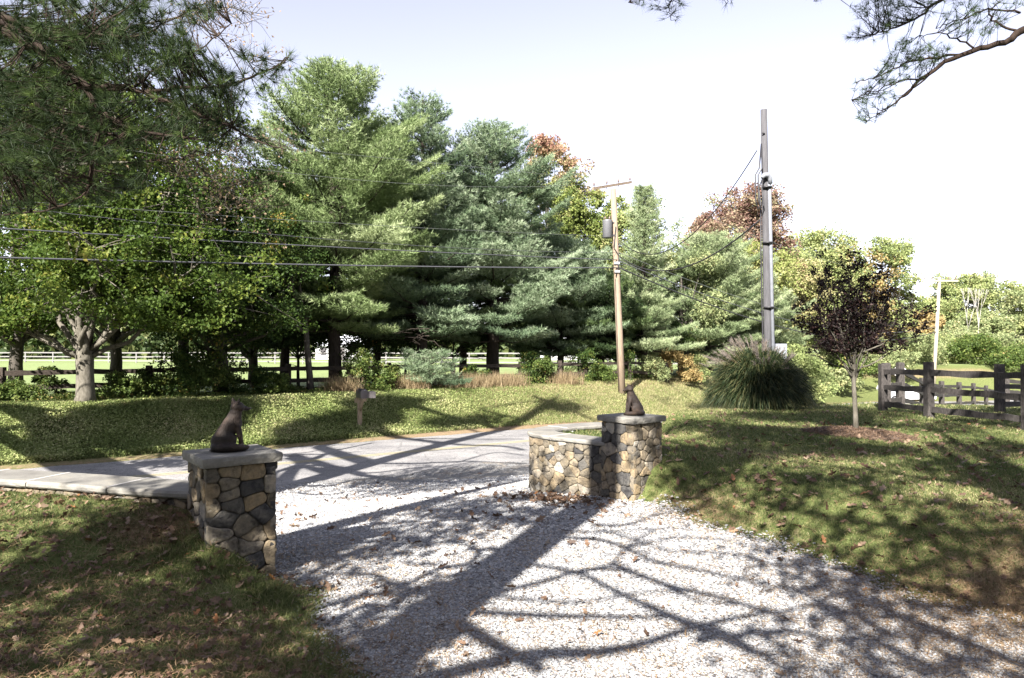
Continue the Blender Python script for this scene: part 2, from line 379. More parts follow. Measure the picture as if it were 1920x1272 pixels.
ribbon('road_marking', -.14, -.04, .005, py); ribbon('road_marking', .04, .14, .005, py)

# gravel ------------------------------------------------------------------
def gravel_mat():
    m, t, b, o = mat('gravel'); co_ = coords(t)
    v = nd(t, 'ShaderNodeTexVoronoi'); v.inputs['Scale'].default_value = 38; t.links.new(co_, v.inputs['Vector'])
    sc = nd(t, 'ShaderNodeSeparateColor'); t.links.new(v.outputs['Color'], sc.inputs[0])
    c = ramp(t, sc.outputs[0], [(0,(.09,.09,.1)), (.35,(.18,.178,.183)), (.7,(.29,.287,.283)), (.93,(.36,.35,.335)), (1,(.22,.17,.12))]).outputs[0]
    d = ramp(t, v.outputs['Distance'], [(.3,(1,1,1)), (.75,(.5,.5,.5))]).outputs[0]
    n = noi(t, co_, 2.2, 5, .65); st = ramp(t, n, [(.5,(0,0,0)), (.75,(.55,.55,.55))]).outputs[0]
    c = mixc(t, 1.0, c, d, 'MULTIPLY'); c = mixc(t, st, c, (.36,.27,.17))
    t.links.new(c, b.inputs['Base Color']); b.inputs['Roughness'].default_value = .85
    bump(t, b, math_(t, 'SUBTRACT', 1.0, v.outputs['Distance']), .9, .02); return m
qx, qy, qf = grid_mesh(axis_vals([(-9,9,.12)]), axis_vals([(-8,0,.4),(0,21,.12)]))
qsd = poly_sd(qx, qy, GRAV) + .10*np.sin(qx*3.1+qy*2.3)*np.sin(qx*1.3-qy*4.1) + rng.normal(0,.05,len(qx))
qs, qn = road_sn(qx, qy)
keep = (qsd < .06) & (qn < -2.62+.12*np.sin(qs*1.7)+.1*np.sin(qs*4.3)); fk = keep[qf].all(1)
zg = zt(qx, qy)+.012; onroad = qn > -3.05; zg[onroad] = (zroad(qs)+.016+.03*(1-(qn/2.9)**2))[onroad]
used, inv = np.unique(qf[fk], return_inverse=True)
o = np_mesh('gravel_driveway', np.stack([qx, qy, zg], 1)[used], inv.reshape(-1,4), gravel_mat(), None, None, True); tag(o, kind='structure')

# ------------------------------------------------------------------ stonework
def stone_mat():
    m, t, b, o = mat('fieldstone'); co_ = coords(t); tt = attr(t, 'tint')
    base = ramp(t, tt, [(0,(.045,.046,.052)), (.18,(.1,.097,.092)), (.38,(.18,.155,.115)), (.55,(.225,.205,.175)), (.72,(.27,.215,.14)), (.86,(.2,.165,.12)), (1,(.36,.345,.315))]).outputs[0]
    n1 = noi(t, co_, 11, 6, .7); n2 = noi(t, co_, 45, 6, .75)
    dk = ramp(t, n1, [(.36,(.3,.3,.33)), (.48,(.85,.84,.82)), (.62,(1.1,1.05,.95)), (.75,(1.3,1.2,.95))]).outputs[0]
    c = mixc(t, .85, base, dk, 'MULTIPLY')
    c = mixc(t, .7, c, ramp(t, n2, [(.25,(.55,.55,.55)), (.75,(1.35,1.3,1.25))]).outputs[0], 'MULTIPLY')
    t.links.new(c, b.inputs['Base Color']); b.inputs['Roughness'].default_value = .85; b.inputs['Specular IOR Level'].default_value = .25
    bump(t, b, math_(t, 'ADD', n2, n1), .8, .02); return m
M['stone'] = stone_mat()
M['mortar'] = plain_mat('mortar', (.075,.065,.055), .95, 0, .4, 30)
def slab_mat():
    m, t, b, o = mat('capstone'); co_ = coords(t); n1 = noi(t, co_, 4, 5, .6); n2 = noi(t, co_, 50, 5, .8)
    c = ramp(t, n1, [(.3,(.13,.122,.11)), (.55,(.2,.19,.17)), (.75,(.26,.235,.19))]).outputs[0]  # slab tone lowered to stand in for shade on caps and coping
    c = mixc(t, .6, c, ramp(t, n2, [(.3,(.6,.6,.6)), (.7,(1.25,1.25,1.25))]).outputs[0], 'MULTIPLY')
    t.links.new(c, b.inputs['Base Color']); b.inputs['Roughness'].default_value = .8; bump(t, b, math_(t, 'ADD', n2, n1), .7, .012); return m
M['slab'] = slab_mat()
M['joint'] = plain_mat('joint', (.42,.4,.38), .9)

def voronoi_cells(w, h, seeds, asp):
    cells = []
    for i, (sx, sy) in enumerate(seeds):
        poly = [(0,0),(w,0),(w,h),(0,h)]
        for j, (qx_, qy_) in enumerate(seeds):
            if i == j: continue
            # bisector in stretched space
            ax, ay = sx, sy*asp; bx, by = qx_, qy_*asp
            mx, my, ddx, ddy = (ax+bx)/2, (ay+by)/2, bx-ax, by-ay
            if math.hypot(ddx, ddy) > 1.4: continue
            out = []
            for k in range(len(poly)):
                p, q = poly[k], poly[(k+1) % len(poly)]
                dp = (p[0]-mx)*ddx+(p[1]*asp-my)*ddy; dq = (q[0]-mx)*ddx+(q[1]*asp-my)*ddy
                if dp <= 0: out.append(p)
                if (dp < 0 < dq) or (dq < 0 < dp):
                    t = dp/(dp-dq); out.append((p[0]+(q[0]-p[0])*t, p[1]+(q[1]-p[1])*t))
            poly = out
            if len(poly) < 3: break
        if len(poly) >= 3: cells.append(poly)
    return cells
def stone_panel(mb, w, h, fr, rs, size=.17, asp=1.35, depth=.026, gap=.0022):
    """irregular rounded stones over a w x h rectangle; fr(u, v, d) gives the point d in front of the face"""
    seeds = []; y = -.02; row = 0
    while y < h:
        rh = size*(.36+.8*rs.random()); x = -rs.random()*size*.7
        while x < w:
            sw = size*(.42+1.25*rs.random()**1.3)*(1.15 if rh < size*.6 else 1)
            if rh > size*.75 and rs.random() < .32:
                f = rs.uniform(.35, .65); seeds += [(x+sw*rs.uniform(.35,.65), y+rh*f*.5, 0), (x+sw*rs.uniform(.35,.65), y+rh*(1+f)*.5, 0)]
            else: seeds.append((x+sw*.5, y+rh*(.5+rs.uniform(-.14,.14)), 0))
            x += sw
        y += rh; row += 1
    seeds = [s_ for s_ in seeds if -.02 < s_[0] < w+.02 and s_[1] < h+.02]
    for poly in voronoi_cells(w, h, [(a, b) for a, b, c in seeds], asp):
        cx = sum(p[0] for p in poly)/len(poly); cy = sum(p[1] for p in poly)/len(poly)
        pts = []
        for k in range(len(poly)):
            p, q = poly[k], poly[(k+1) % len(poly)]; L = math.hypot(q[0]-p[0], q[1]-p[1])
            if L < .004: continue
            m = max(1, int(L/.02))
            for i in range(m):
                t = i/m; pts.append((p[0]+(q[0]-p[0])*t, p[1]+(q[1]-p[1])*t))
        wp = lambda x, y: (min(w, max(0, x+.020*mnoise.noise(Vector((x*9, y*9, 3.3+w)))+.008*mnoise.noise(Vector((x*31, y*31, 1.3))))) if .004 < x < w-.004 else x, y+.018*mnoise.noise(Vector((x*9+7, y*9, 8.1+w)))+.007*mnoise.noise(Vector((x*31, y*31, 5.3))) if .004 < y < h-.004 else y)
        pts = [wp(*p) for p in pts]
        for _ in range(1):
            pts = [((pts[i-1][0]+2*pts[i][0]+pts[(i+1) % len(pts)][0])/4, (pts[i-1][1]+2*pts[i][1]+pts[(i+1) % len(pts)][1])/4) for i in range(len(pts))]
        n = len(pts)
        if n < 5: continue
        pr = []
        for (x, y) in pts:
            d = math.hypot(x-cx, y-cy)+1e-6; k = max(.3, (d-gap)/d)*(1+.03*mnoise.noise(Vector((x*30, y*30, cx*9))))
            pr.append((cx+(x-cx)*k, cy+(y-cy)*k))
        dep = depth*(.65+.6*rs.random()); tint = rs.random(); tilt = ((rs.random()-.5)*.14, (rs.random()-.5)*.14)
        vs = []
        rings = [(1, -.02), (1, dep*.5), (.99, dep*.85), (.955, dep*.98), (.72, dep*1.02), (.35, dep*1.04)]
        for sc, dd in rings:
            for (x, y) in pr:
                xx, yy = cx+(x-cx)*sc, cy+(y-cy)*sc
                nz = .009*mnoise.noise(Vector((xx*28, yy*28, tint*40))) + (tilt[0]*(xx-cx)+tilt[1]*(yy-cy) if dd > 0 else 0)
                vs.append(fr(xx, yy, dd+(nz if dd > 0 else 0)))
        vs.append(fr(cx, cy, dep*1.1)); fs = []
        for r_ in range(len(rings)-1):
            for k in range(n): fs.append((r_*n+k, r_*n+(k+1) % n, (r_+1)*n+(k+1) % n, (r_+1)*n+k))
        b0 = (len(rings)-1)*n
        for k in range(n): fs.append((b0+k, b0+(k+1) % n, len(vs)-1))
        mb.add(vs, fs, tint, True)
def rough_slab(mb, w, d, z0, z1, seed, over=.0, cell=.03):
    """cut stone slab with a rock-pitched edge"""
    rs = random.Random(seed); nx = max(2, int(w/cell)); per = []
    def edge(a, b, m): return [(a[0]+(b[0]-a[0])*i/m, a[1]+(b[1]-a[1])*i/m) for i in range(m)]
    C_ = [(-w/2,-d/2),(w/2,-d/2),(w/2,d/2),(-w/2,d/2)]
    for i in range(4): per += edge(C_[i], C_[(i+1) % 4], nx)
    n = len(per); vs = []
    levels = [(.985, 0), (1.0, .25), (1.004, .55), (.997, .85), (.982, 1)]
    for k, (sc, f) in enumerate(levels):
        for (x, y) in per:
            j = .006*mnoise.noise(Vector((x*35+seed, y*35, f*4)))+.004*(rs.random()-.5)
            L = math.hypot(x, y); vs.append((x*(sc+j/L), y*(sc+j/L), z0+(z1-z0)*f+(.002*(rs.random()-.5) if 0 < f < 1 else 0)))
    vs += [(0,0,z0), (0,0,z1)]; fs = []
    for k in range(len(levels)-1):
        for i in range(n): fs.append((k*n+i, k*n+(i+1) % n, (k+1)*n+(i+1) % n, (k+1)*n+i))
    for i in range(n):
        fs.append((i, len(vs)-2, (i+1) % n)); b = (len(levels)-1)*n; fs.append((b+i, b+(i+1) % n, len(vs)-1))
    mb.add(vs, fs, .5)
CAPZ = .93
def pillar(loc, label, seed):
    t = thing('stone_pillar', label, 'pillar', (loc[0], loc[1], 0), 'stone gate pillars', GROT)
    z0 = -.45; top = CAPZ-.075; hw = .238; core = MB(); core.box((0,0,(z0+top)/2), (2*hw, 2*hw, top-z0)); core.build('mortar_core', M['mortar'], t)
    st = MB(); rs = random.Random(seed)
    for k in range(4):
        a = k*math.pi/2; c, s = math.cos(a), math.sin(a); wd = 2*(hw+.026)
        def fr(u, v, d, c=c, s=s, wd=wd):
            x, y = u-wd/2, -(hw+d); return (x*c-y*s, x*s+y*c, z0+v)
        stone_panel(st, wd, top-z0-.002, fr, rs, .165, 1.1, .028)
    st.build('stone_facing', M['stone'], t)
    cp = MB(); rough_slab(cp, .60, .60, CAPZ-.072, CAPZ, seed); cp.build('cap', M['slab'], t)
    return t
pillar(GATE_L, 'near stone gate pillar at the left of the gravel, its front patched with shade', 3)
pillar(GATE_R, 'farther stone gate pillar at the right of the gravel, joined to the curved wall', 8)

def wing_wall(name, label, P, top, thick, cw, z0, slabs, seed, faces=(1, -1)):
    t = thing(name, label, 'wall', (P[0][0], P[0][1], 0)); O = np.array([P[0][0], P[0][1]])
    seg = np.hypot(*(P[1:]-P[:-1]).T); cum = np.concatenate([[0], np.cumsum(seg)]); L = cum[-1]
    T = np.gradient(P, axis=0); T /= np.hypot(T[:,0], T[:,1])[:,None]; N = np.stack([-T[:,1], T[:,0]], 1)
    def at(u, off):
        x = np.interp(u, cum, P[:,0]); y = np.interp(u, cum, P[:,1]); nx_ = np.interp(u, cum, N[:,0]); ny_ = np.interp(u, cum, N[:,1])
        return x+nx_*off-O[0], y+ny_*off-O[1]
    us = np.linspace(0, L, 60); core = MB(); vs = []; hh = thick/2; zt_ = top-.062
    for u in us:
        for off, z in ((-hh, z0), (hh, z0), (hh, zt_), (-hh, zt_)): x, y = at(u, off); vs.append((x, y, z))
    fs = [(4*i+k, 4*i+(k+1) % 4, 4*i+4+(k+1) % 4, 4*i+4+k) for i in range(59) for k in range(4)] + [(0,1,2,3), (239,238,237,236)]
    core.add(vs, fs); core.build('mortar_core', M['mortar'], t)
    st = MB(); rs = random.Random(seed)
    for sd in faces:
        def fr(u, v, d, sd=sd):
            uu = u if sd < 0 else L-u
            x, y = at(uu, sd*(hh+d)); return (x, y, z0+v)
        u0 = 0
        while u0 < L-.05:
            w_ = min(2.6, L-u0)
            stone_panel(st, w_, zt_-z0-.002, lambda u, v, d, u0=u0: fr(u+u0, v, d), rs, .15, .95, .03); u0 += w_
    # end face
    x0, y0 = at(L, -hh); x1, y1 = at(L, hh); tx, ty = T[-1]
    stone_panel(st, thick, zt_-z0-.002, lambda u, v, d: (x0+(x1-x0)*u/thick+tx*d, y0+(y1-y0)*u/thick+ty*d, z0+v), rs, .15, 1.0, .03)
    st.build('stone_facing', M['stone'], t)
    cp = MB(); jt = MB(); cuts = [0]
    while cuts[-1] < L-.35: cuts.append(min(L, cuts[-1]+slabs*(.85+.3*rs.random())))
    cuts[-1] = L
    for a, b in zip(cuts[:-1], cuts[1:]):
        a2, b2 = a+.006, b-.006; m = max(3, int((b-a)/.05)); vs = []
        uu = np.linspace(a2, b2, m)
        prof = [(-cw/2+.01, top-.06), (-cw/2-.004, top-.045), (-cw/2-.006, top-.02), (-cw/2+.012, top), (-cw/6, top), (cw/6, top), (cw/2-.012, top), (cw/2+.006, top-.02), (cw/2+.004, top-.045), (cw/2-.01, top-.06)]
        for u in uu:
            for (o_, z) in prof:
                jx = .006*mnoise.noise(Vector((u*28, o_*9, z*60+seed))) if abs(o_) > cw/3 else 0
                x, y = at(u, o_+jx); vs.append((x, y, z+.003*math.sin(a*7)))
        n = len(prof); fs = [(i*n+k, i*n+(k+1) % n, (i+1)*n+(k+1) % n, (i+1)*n+k) for i in range(m-1) for k in range(n)]
        fs += [tuple(reversed(range(n))), tuple((m-1)*n+k for k in range(n))]
        cp.add(vs, [f[::-1] for f in fs], rs.random())
        if b < L-.01:
            c0 = at(b, -cw/2+.01); c1 = at(b, cw/2-.01); jv = []
            for (x, y) in (c0, c1):
                for dz in (-.055, .0015): jv.append((x, y, top+dz))
            tx_, ty_ = np.interp(b, cum, T[:,0])*.013, np.interp(b, cum, T[:,1])*.013
            q = [(v[0]+s_*tx_, v[1]+s_*ty_, v[2]) for s_ in (-1, 1) for v in jv]
            jt.add(q, [(0,1,3,2), (4,6,7,5), (1,5,7,3), (0,2,6,4), (0,4,5,1), (2,3,7,6)])
    cp.build('coping', M['slab'], t); jt.build('mortar_joints', M['joint'], t)
    return t
wing_wall('curved_wall', 'low curved stone wall with a slate coping bending round behind the right pillar', WALL_R, .6, .3, .40, -.4, .95, 21)
wing_wall('retaining_wall', 'low stone wall with pale coping slabs running left from the left pillar', WALL_L, .6, .3, .44, -.4, .8, 33)

# ------------------------------------------------------------------ fox statues
def ellipsoid(mb, c, r, ax=None, n=14):
    A = ax if ax is not None else (Vector((1,0,0)), Vector((0,1,0)), Vector((0,0,1))); c = Vector(c); vs = []; m = n
    vs.append(c+A[2]*r[2])
    for i in range(1, m):
        ph = math.pi*i/m
        for k in range(n):
            th = 2*math.pi*k/n; vs.append(c+A[0]*(r[0]*math.sin(ph)*math.cos(th))+A[1]*(r[1]*math.sin(ph)*math.sin(th))+A[2]*(r[2]*math.cos(ph)))
    vs.append(c-A[2]*r[2]); fs = [(0, 1+k, 1+(k+1) % n) for k in range(n)]
    for i in range(m-2):
        for k in range(n): fs.append((1+i*n+k, 1+(i+1)*n+k, 1+(i+1)*n+(k+1) % n, 1+i*n+(k+1) % n))
    b = 1+(m-2)*n; fs += [(b+k, len(vs)-1, b+(k+1) % n) for k in range(n)]
    mb.add(vs, fs, .5, True)
def capsule(mb, a, b, ra, rb):
    a, b = Vector(a), Vector(b); k = 8; mb.tube([a+(b-a)*i/k for i in range(k+1)], [ra+(rb-ra)*i/k for i in range(k+1)], 14)
    ellipsoid(mb, a, (ra,)*3); ellipsoid(mb, b, (rb,)*3)
def fuse(mb, name, m, parent, voxel, smooth=4, k=1.0):
    o = mb.build(name, m, None); md = o.modifiers.new('r', 'REMESH'); md.mode = 'VOXEL'; md.voxel_size = voxel
    s_ = o.modifiers.new('s', 'SMOOTH'); s_.iterations = smooth; s_.factor = .5
    dg = bpy.context.evaluated_depsgraph_get(); dg.update(); me = bpy.data.meshes.new_from_object(o.evaluated_get(dg))
    o.modifiers.clear(); old = o.data; o.data = me; bpy.data.meshes.remove(old)
    if not me.materials: me.materials.append(m)
    me.polygons.foreach_set('use_smooth', [True]*len(me.polygons)); o.parent = parent; return o
def bronze():
    m, t, b, o = mat('bronze_patina'); co_ = coords(t, (1,1,1)); n = noi(t, co_, 9, 5, .6); n2 = noi(t, coords(t, (1,1,.45)), 110, 4, .7)
    c = ramp(t, n, [(.3,(.012,.009,.008)), (.55,(.028,.019,.015)), (.75,(.06,.036,.022))]).outputs[0]
    t.links.new(c, b.inputs['Base Color']); b.inputs['Roughness'].default_value = .62; b.inputs['Metallic'].default_value = .1; b.inputs['Specular IOR Level'].default_value = .3; bump(t, b, n2, .9, .008); return m
M['bronze'] = bronze()
def fox(loc, ht, facing, head_turn, label, tail_side=-1):
    t = thing('fox_statue', label, 'statue', (loc[0], loc[1], CAPZ), 'fox statues on the pillars', facing)
    k = ht; mb = MB(); P = lambda x, y, z: (x*k, y*k, z*k)
    E = lambda c, r, ax=None: ellipsoid(mb, P(*c), tuple(q*k for q in r), ax)
    Cc = lambda a, b, ra, rb: capsule(mb, P(*a), P(*b), ra*k, rb*k)
    E((-.03,0,.025), (.34,.25,.034))
    E((-.15,0,.19), (.19,.165,.17))
    Cc((-.12,0,.27), (.0,0,.5), .165, .14); Cc((.0,0,.48), (.07,0,.66), .14, .115)
    E((.08,0,.5), (.12,.12,.15)); Cc((.07,0,.62), (.1,0,.76), .118, .1)
    for s in (-1, 1):
        E((-.05,s*.13,.2), (.16,.075,.15)); Cc((.02,s*.15,.07), (.17,s*.14,.055), .05, .036)
        Cc((.12,s*.065,.45), (.17,s*.058,.22), .062, .048); Cc((.17,s*.058,.22), (.185,s*.055,.07), .046, .04)
        E((.215,s*.055,.06), (.055,.037,.03))
    # brush curled round the haunch to the front feet
    tp = [(-.3,0,.1),(-.27,tail_side*.14,.09),(-.15,tail_side*.23,.085),(.02,tail_side*.25,.085),(.16,tail_side*.21,.08),(.26,tail_side*.12,.07),(.3,tail_side*.03,.06)]
    rr = [.05,.06,.07,.072,.065,.05,.03]
    for i in range(6): Cc(tp[i], tp[i+1], rr[i], rr[i+1])
    body = fuse(mb, 'body', M['bronze'], t, .0085*k/.43, 3)
    hm = MB(); ct, stn = math.cos(head_turn), math.sin(head_turn)
    def Q(x, y, z): x2, y2 = x*ct-y*stn, x*stn+y*ct; x2 *= 1.28; y2 *= 1.28; return ((.10+x2)*k, y2*k, (.80+z*1.12)*k)
    AX = (Vector((ct,stn,0)), Vector((-stn,ct,0)), Vector((0,0,1)))
    ellipsoid(hm, Q(.01,0,0), (.125*k,.12*k,.1*k), AX)
    for s in (-1, 1): ellipsoid(hm, Q(.03,s*.055,-.025), (.075*k,.06*k,.055*k), AX)
    capsule(hm, Q(.07,0,-.02), Q(.185,0,-.045), .062*k, .03*k); ellipsoid(hm, Q(.195,0,-.045), (.024*k,)*3, AX)
    capsule(hm, Q(.02,0,-.03), Q(-.03,0,-.1), .09*k, .095*k)
    hd = fuse(hm, 'head', M['bronze'], t, .006*k/.43, 2)
    for s in (-1, 1):
        e = MB(); b0 = [Q(-.035,s*.085,.045), Q(.03,s*.045,.062), Q(-.03,s*.03,.06), Q(-.06,s*.06,.04)]; tip = Q(-.015,s*.095,.155)
        inner = Q(.005,s*.062,.075)
        e.add(b0+[tip, inner], [(0,5,4), (5,1,4), (1,2,4), (2,3,4), (3,0,4)], .5); e.build('ear', M['bronze'], hd)
        y = MB(); ellipsoid(y, Q(.088,s*.045,.015), (.012*k,)*3, None, 8); y.build('eye', M['cable'], hd)
    nz = MB(); ellipsoid(nz, Q(.215,0,-.036), (.014*k,)*3, None, 8); nz.build('nose', M['cable'], hd)
    return t
fox((-2.27, 5.52), .44, R(22), R(28), 'dark bronze fox statue on the left pillar, brush curled round it, facing right', -1)
fox((1.50, 8.48), .415, R(196), R(20), 'dark bronze fox statue sitting on the right pillar, looking back towards the driveway', 1)

# ------------------------------------------------------------------ mailbox
def mailbox():
    x, y, _ = W(675, 787, 22.0); z = gz(x, y)
    t = thing('mailbox', 'dark rural mailbox on a timber post in the ground cover beside the road', 'mailbox', (x, y, z-.1), None, R(-60))
    p = MB(); p.box((0,0,.52), (.12,.12,1.05)); p.build('post', M['mail_wood'], t)
    a = MB(); a.box((.12,0,1.0), (.8,.11,.09)); a.build('arm', M['mail_wood'], t)
    b = MB(); b.tube([(.02,0,.62), (.34,0,.97)], .045, 4); b.build('brace', M['mail_wood'], t)
    def shell(x0, x1, w_, h_, zb, m, nm, par, ribs=0):
        q = MB(); pr = [(-w_/2, 0), (-w_/2, h_*.55)] + [(-w_/2*math.cos(k*math.pi/8), h_*.55+(h_*.45)*math.sin(k*math.pi/8)) for k in range(1, 8)] + [(w_/2, h_*.55), (w_/2, 0)]
        n = len(pr); xs_ = np.linspace(x0, x1, 2+ribs*3) ; vs = []
        for i, xx in enumerate(xs_):
            g_ = 1.03 if ribs and i % 3 == 1 else 1
            for (yy, zz) in pr: vs.append((xx, yy*g_, zb+zz*g_))
        m_ = len(xs_); fs = [(i*n+k, (i+1)*n+k, (i+1)*n+(k+1) % n, i*n+(k+1) % n) for i in range(m_-1) for k in range(n)] + [tuple(range(n)), tuple((m_-1)*n+k for k in reversed(range(n)))]
        q.add(vs, fs); return q.build(nm, m, par)
    bx = shell(-.06, .46, .22, .29, 1.05, M['mail_dark'], 'box', t, 5)
    dr = shell(.46, .475, .235, .3, 1.045, M['mail_grey'], 'door', t)
    h_ = MB(); h_.box((.485,0,1.3), (.015,.05,.025)); h_.build('handle', M['steel'], dr)
    n_ = MB(); n_.box((.2,.02,.0), (.3,.0,.0)) if False else n_.box((.55,.17,1.17), (.42,.2,.2)); n_.build('newspaper_tube', M['mail_grey'], t)
    pl = MB(); pl.box((-.2,-.02,.93), (.24,.12,.12)); pl.build('end_block', M['mail_wood'], t)
    fl = MB(); fl.box((.2,-.125,1.32), (.02,.012,.16)); fl.build('flag', M['mail_wood'], t)
mailbox()

# ------------------------------------------------------------------ poles and wires
def tub(name, m, par, pts, rad, seg=10):
    b = MB(); b.tube(pts, rad, seg); return b.build(name, m, par)
PB = W(1166, 719, 31.2); PT = W(1150, 348, 31.2)
def utility_pole():
    t = thing('utility_pole', 'leaning brown timber utility pole with crossarm and grey transformer at the top of the bank', 'utility pole', (PB[0], PB[1], gz(PB[0], PB[1])), 'utility poles')
    L = lambda f, dx=0, dy=0, dz=0: ((PT[0]-PB[0])*f+dx, dy, (PT[2]-t.location.z)*f+dz)
    tub('pole', M['pole_brown'], t, [L(-.03), L(.3), L(.6), L(.985)], [.17,.155,.14,.125], 14)
    a0 = W(1112, 353, 30.6)-np.array(t.location); a1 = W(1184, 341, 33.0)-np.array(t.location); ca = Vector((a0+a1)/2); dv = Vector(a1-a0); ln = dv.length; dv.normalize()
    ay = Vector((0,0,1)).cross(dv).normalized()
    b = MB(); b.box(ca, (ln, .1, .12), (dv, ay, dv.cross(ay))); b.build('crossarm', M['pole_brown'], t)
    for k in (-.94, -.3, .3, .94):
        q = ca+dv*(ln/2*k); z_ = q.z
        ins = tub('insulator', M['insulator'], t, [(q.x,q.y,z_+.05), (q.x,q.y,z_+.12), (q.x,q.y,z_+.14), (q.x,q.y,z_+.19), (q.x,q.y,z_+.24)], [.015,.02,.05,.035,.045], 8)
    for s in (-1, 1): q = ca+dv*(.55*s); tub('brace', M['steel'], t, [tuple(q-Vector((0,0,.05))), L(.915)], .018, 5)
    c = L(.79, -.36, -.15)
    tr = tub('transformer', M['transformer'], t, [(c[0],c[1],c[2]-.42), (c[0],c[1],c[2]-.4), (c[0],c[1],c[2]+.34), (c[0],c[1],c[2]+.38), (c[0],c[1],c[2]+.42)], [.2,.225,.225,.235,.12], 16)
    for s in (-1, 1): tub('bushing', M['insulator'], tr, [(c[0]+s*.08,c[1],c[2]+.4), (c[0]+s*.1,c[1],c[2]+.5), (c[0]+s*.11,c[1],c[2]+.58)], [.03,.045,.02], 8)
    for f in (.76, .82): b = MB(); q = L(f); b.box((q[0]-.16, q[1]-.08, q[2]), (.26,.12,.06)); b.build('bracket', M['mail_dark'], t)
    tub('drop_wire', M['cable'], t, [L(.8,.02,-.16), L(.7,-.12,-.2), L(.66,.1,-.2), L(.6,.04,-.18), L(.56,-.08,-.19)], .022, 5)
    tub('ground_wire', M['cable'], t, [L(.55,-.1,-.15), L(.3,-.13,-.14), L(.01,-.15,-.13)], .01, 5)
    for f in (.625, .585): b = MB(); q = L(f); b.box((q[0], q[1]-.16, q[2]), (.24,.1,.1)); b.build('cable_clamp', M['steel'], t)
    return t
UP = utility_pole()
def wire(name, label, a, b, sag, r, m, group, n=26, droptail=None):
    a, b = np.array(a, float), np.array(b, float); P = []
    for i in range(n+1):
        f = i/n; p = a+(b-a)*f; p[2] -= 4*sag*f*(1-f); P.append(p-a)
    t = MB(); t.tube(P, r, 5); o = t.build(name, m, None); o.location = a
    return tag(o, label, 'cable', group)
def at_pole(py, dx=0, dy=-.15):
    f = (655-py+64)/(719-348); z = PB[2]+(PT[2]-PB[2])*(719-py)/(371.); return np.array([PB[0]+(PT[0]-PB[0])*(719-py)/371.+dx, PB[1]+dy, z])
RD = np.array([.78, .6258])
def left_wire(label, a, x0, y0, x1, y1, r, m, group='overhead wires running left from the utility pole'):
    """wire from point a on the pole, parallel with the road, through the directions (x0,y0) and (x1,y1) of the photo"""
    pts = []
    for (x, y) in ((x0, y0), (x1, y1)):
        rr = (x-CX)/F; k = (a[0]-rr*a[1])/(RD[0]-rr*RD[1]); q = a[:2]-RD*k; pts.append((k, H+(HY-y)/F*q[1]))
    (k1, z1), (k2, z2) = pts; A = np.array([[k1, k1*k1], [k2, k2*k2]]); c1, c2 = np.linalg.solve(A, [z1-a[2], z2-a[2]])
    L = 52; P = []
    for i in range(41): k = L*i/40; P.append((-RD[0]*k, -RD[1]*k, c1*k+c2*k*k))
    t = MB(); t.tube(P, r, 5); o = t.build('power_line', m, None); o.location = a; return tag(o, label, 'cable', group)
left_wire('lowest and thickest black cable crossing the trees to the left of the utility pole', at_pole(503), 640, 497.5, 0, 483, .026, M['line'])
left_wire('second lowest black cable crossing the trees, just above the thickest one', at_pole(488), 620, 463, 0, 428, .019, M['line'])
left_wire('thin dark wire third from the bottom, in front of the pines', at_pole(474), 700, 455, 160, 404, .009, M['line'])
left_wire('thin pale wire fourth from the bottom, in front of the pines', at_pole(444), 700, 422, 300, 396, .007, M['alu_wire'])
left_wire('pale wire from the left end of the crossarm across the pine tops', W(1114, 352, 30.7)+np.array([0,0,.2]), 847, 348, 480, 316, .007, M['alu_wire'])
left_wire('highest faint wire, leaving the middle of the crossarm', W(1135, 348, 31)+np.array([0,0,.24]), 850, 308, 780, 301, .007, M['alu_wire'])

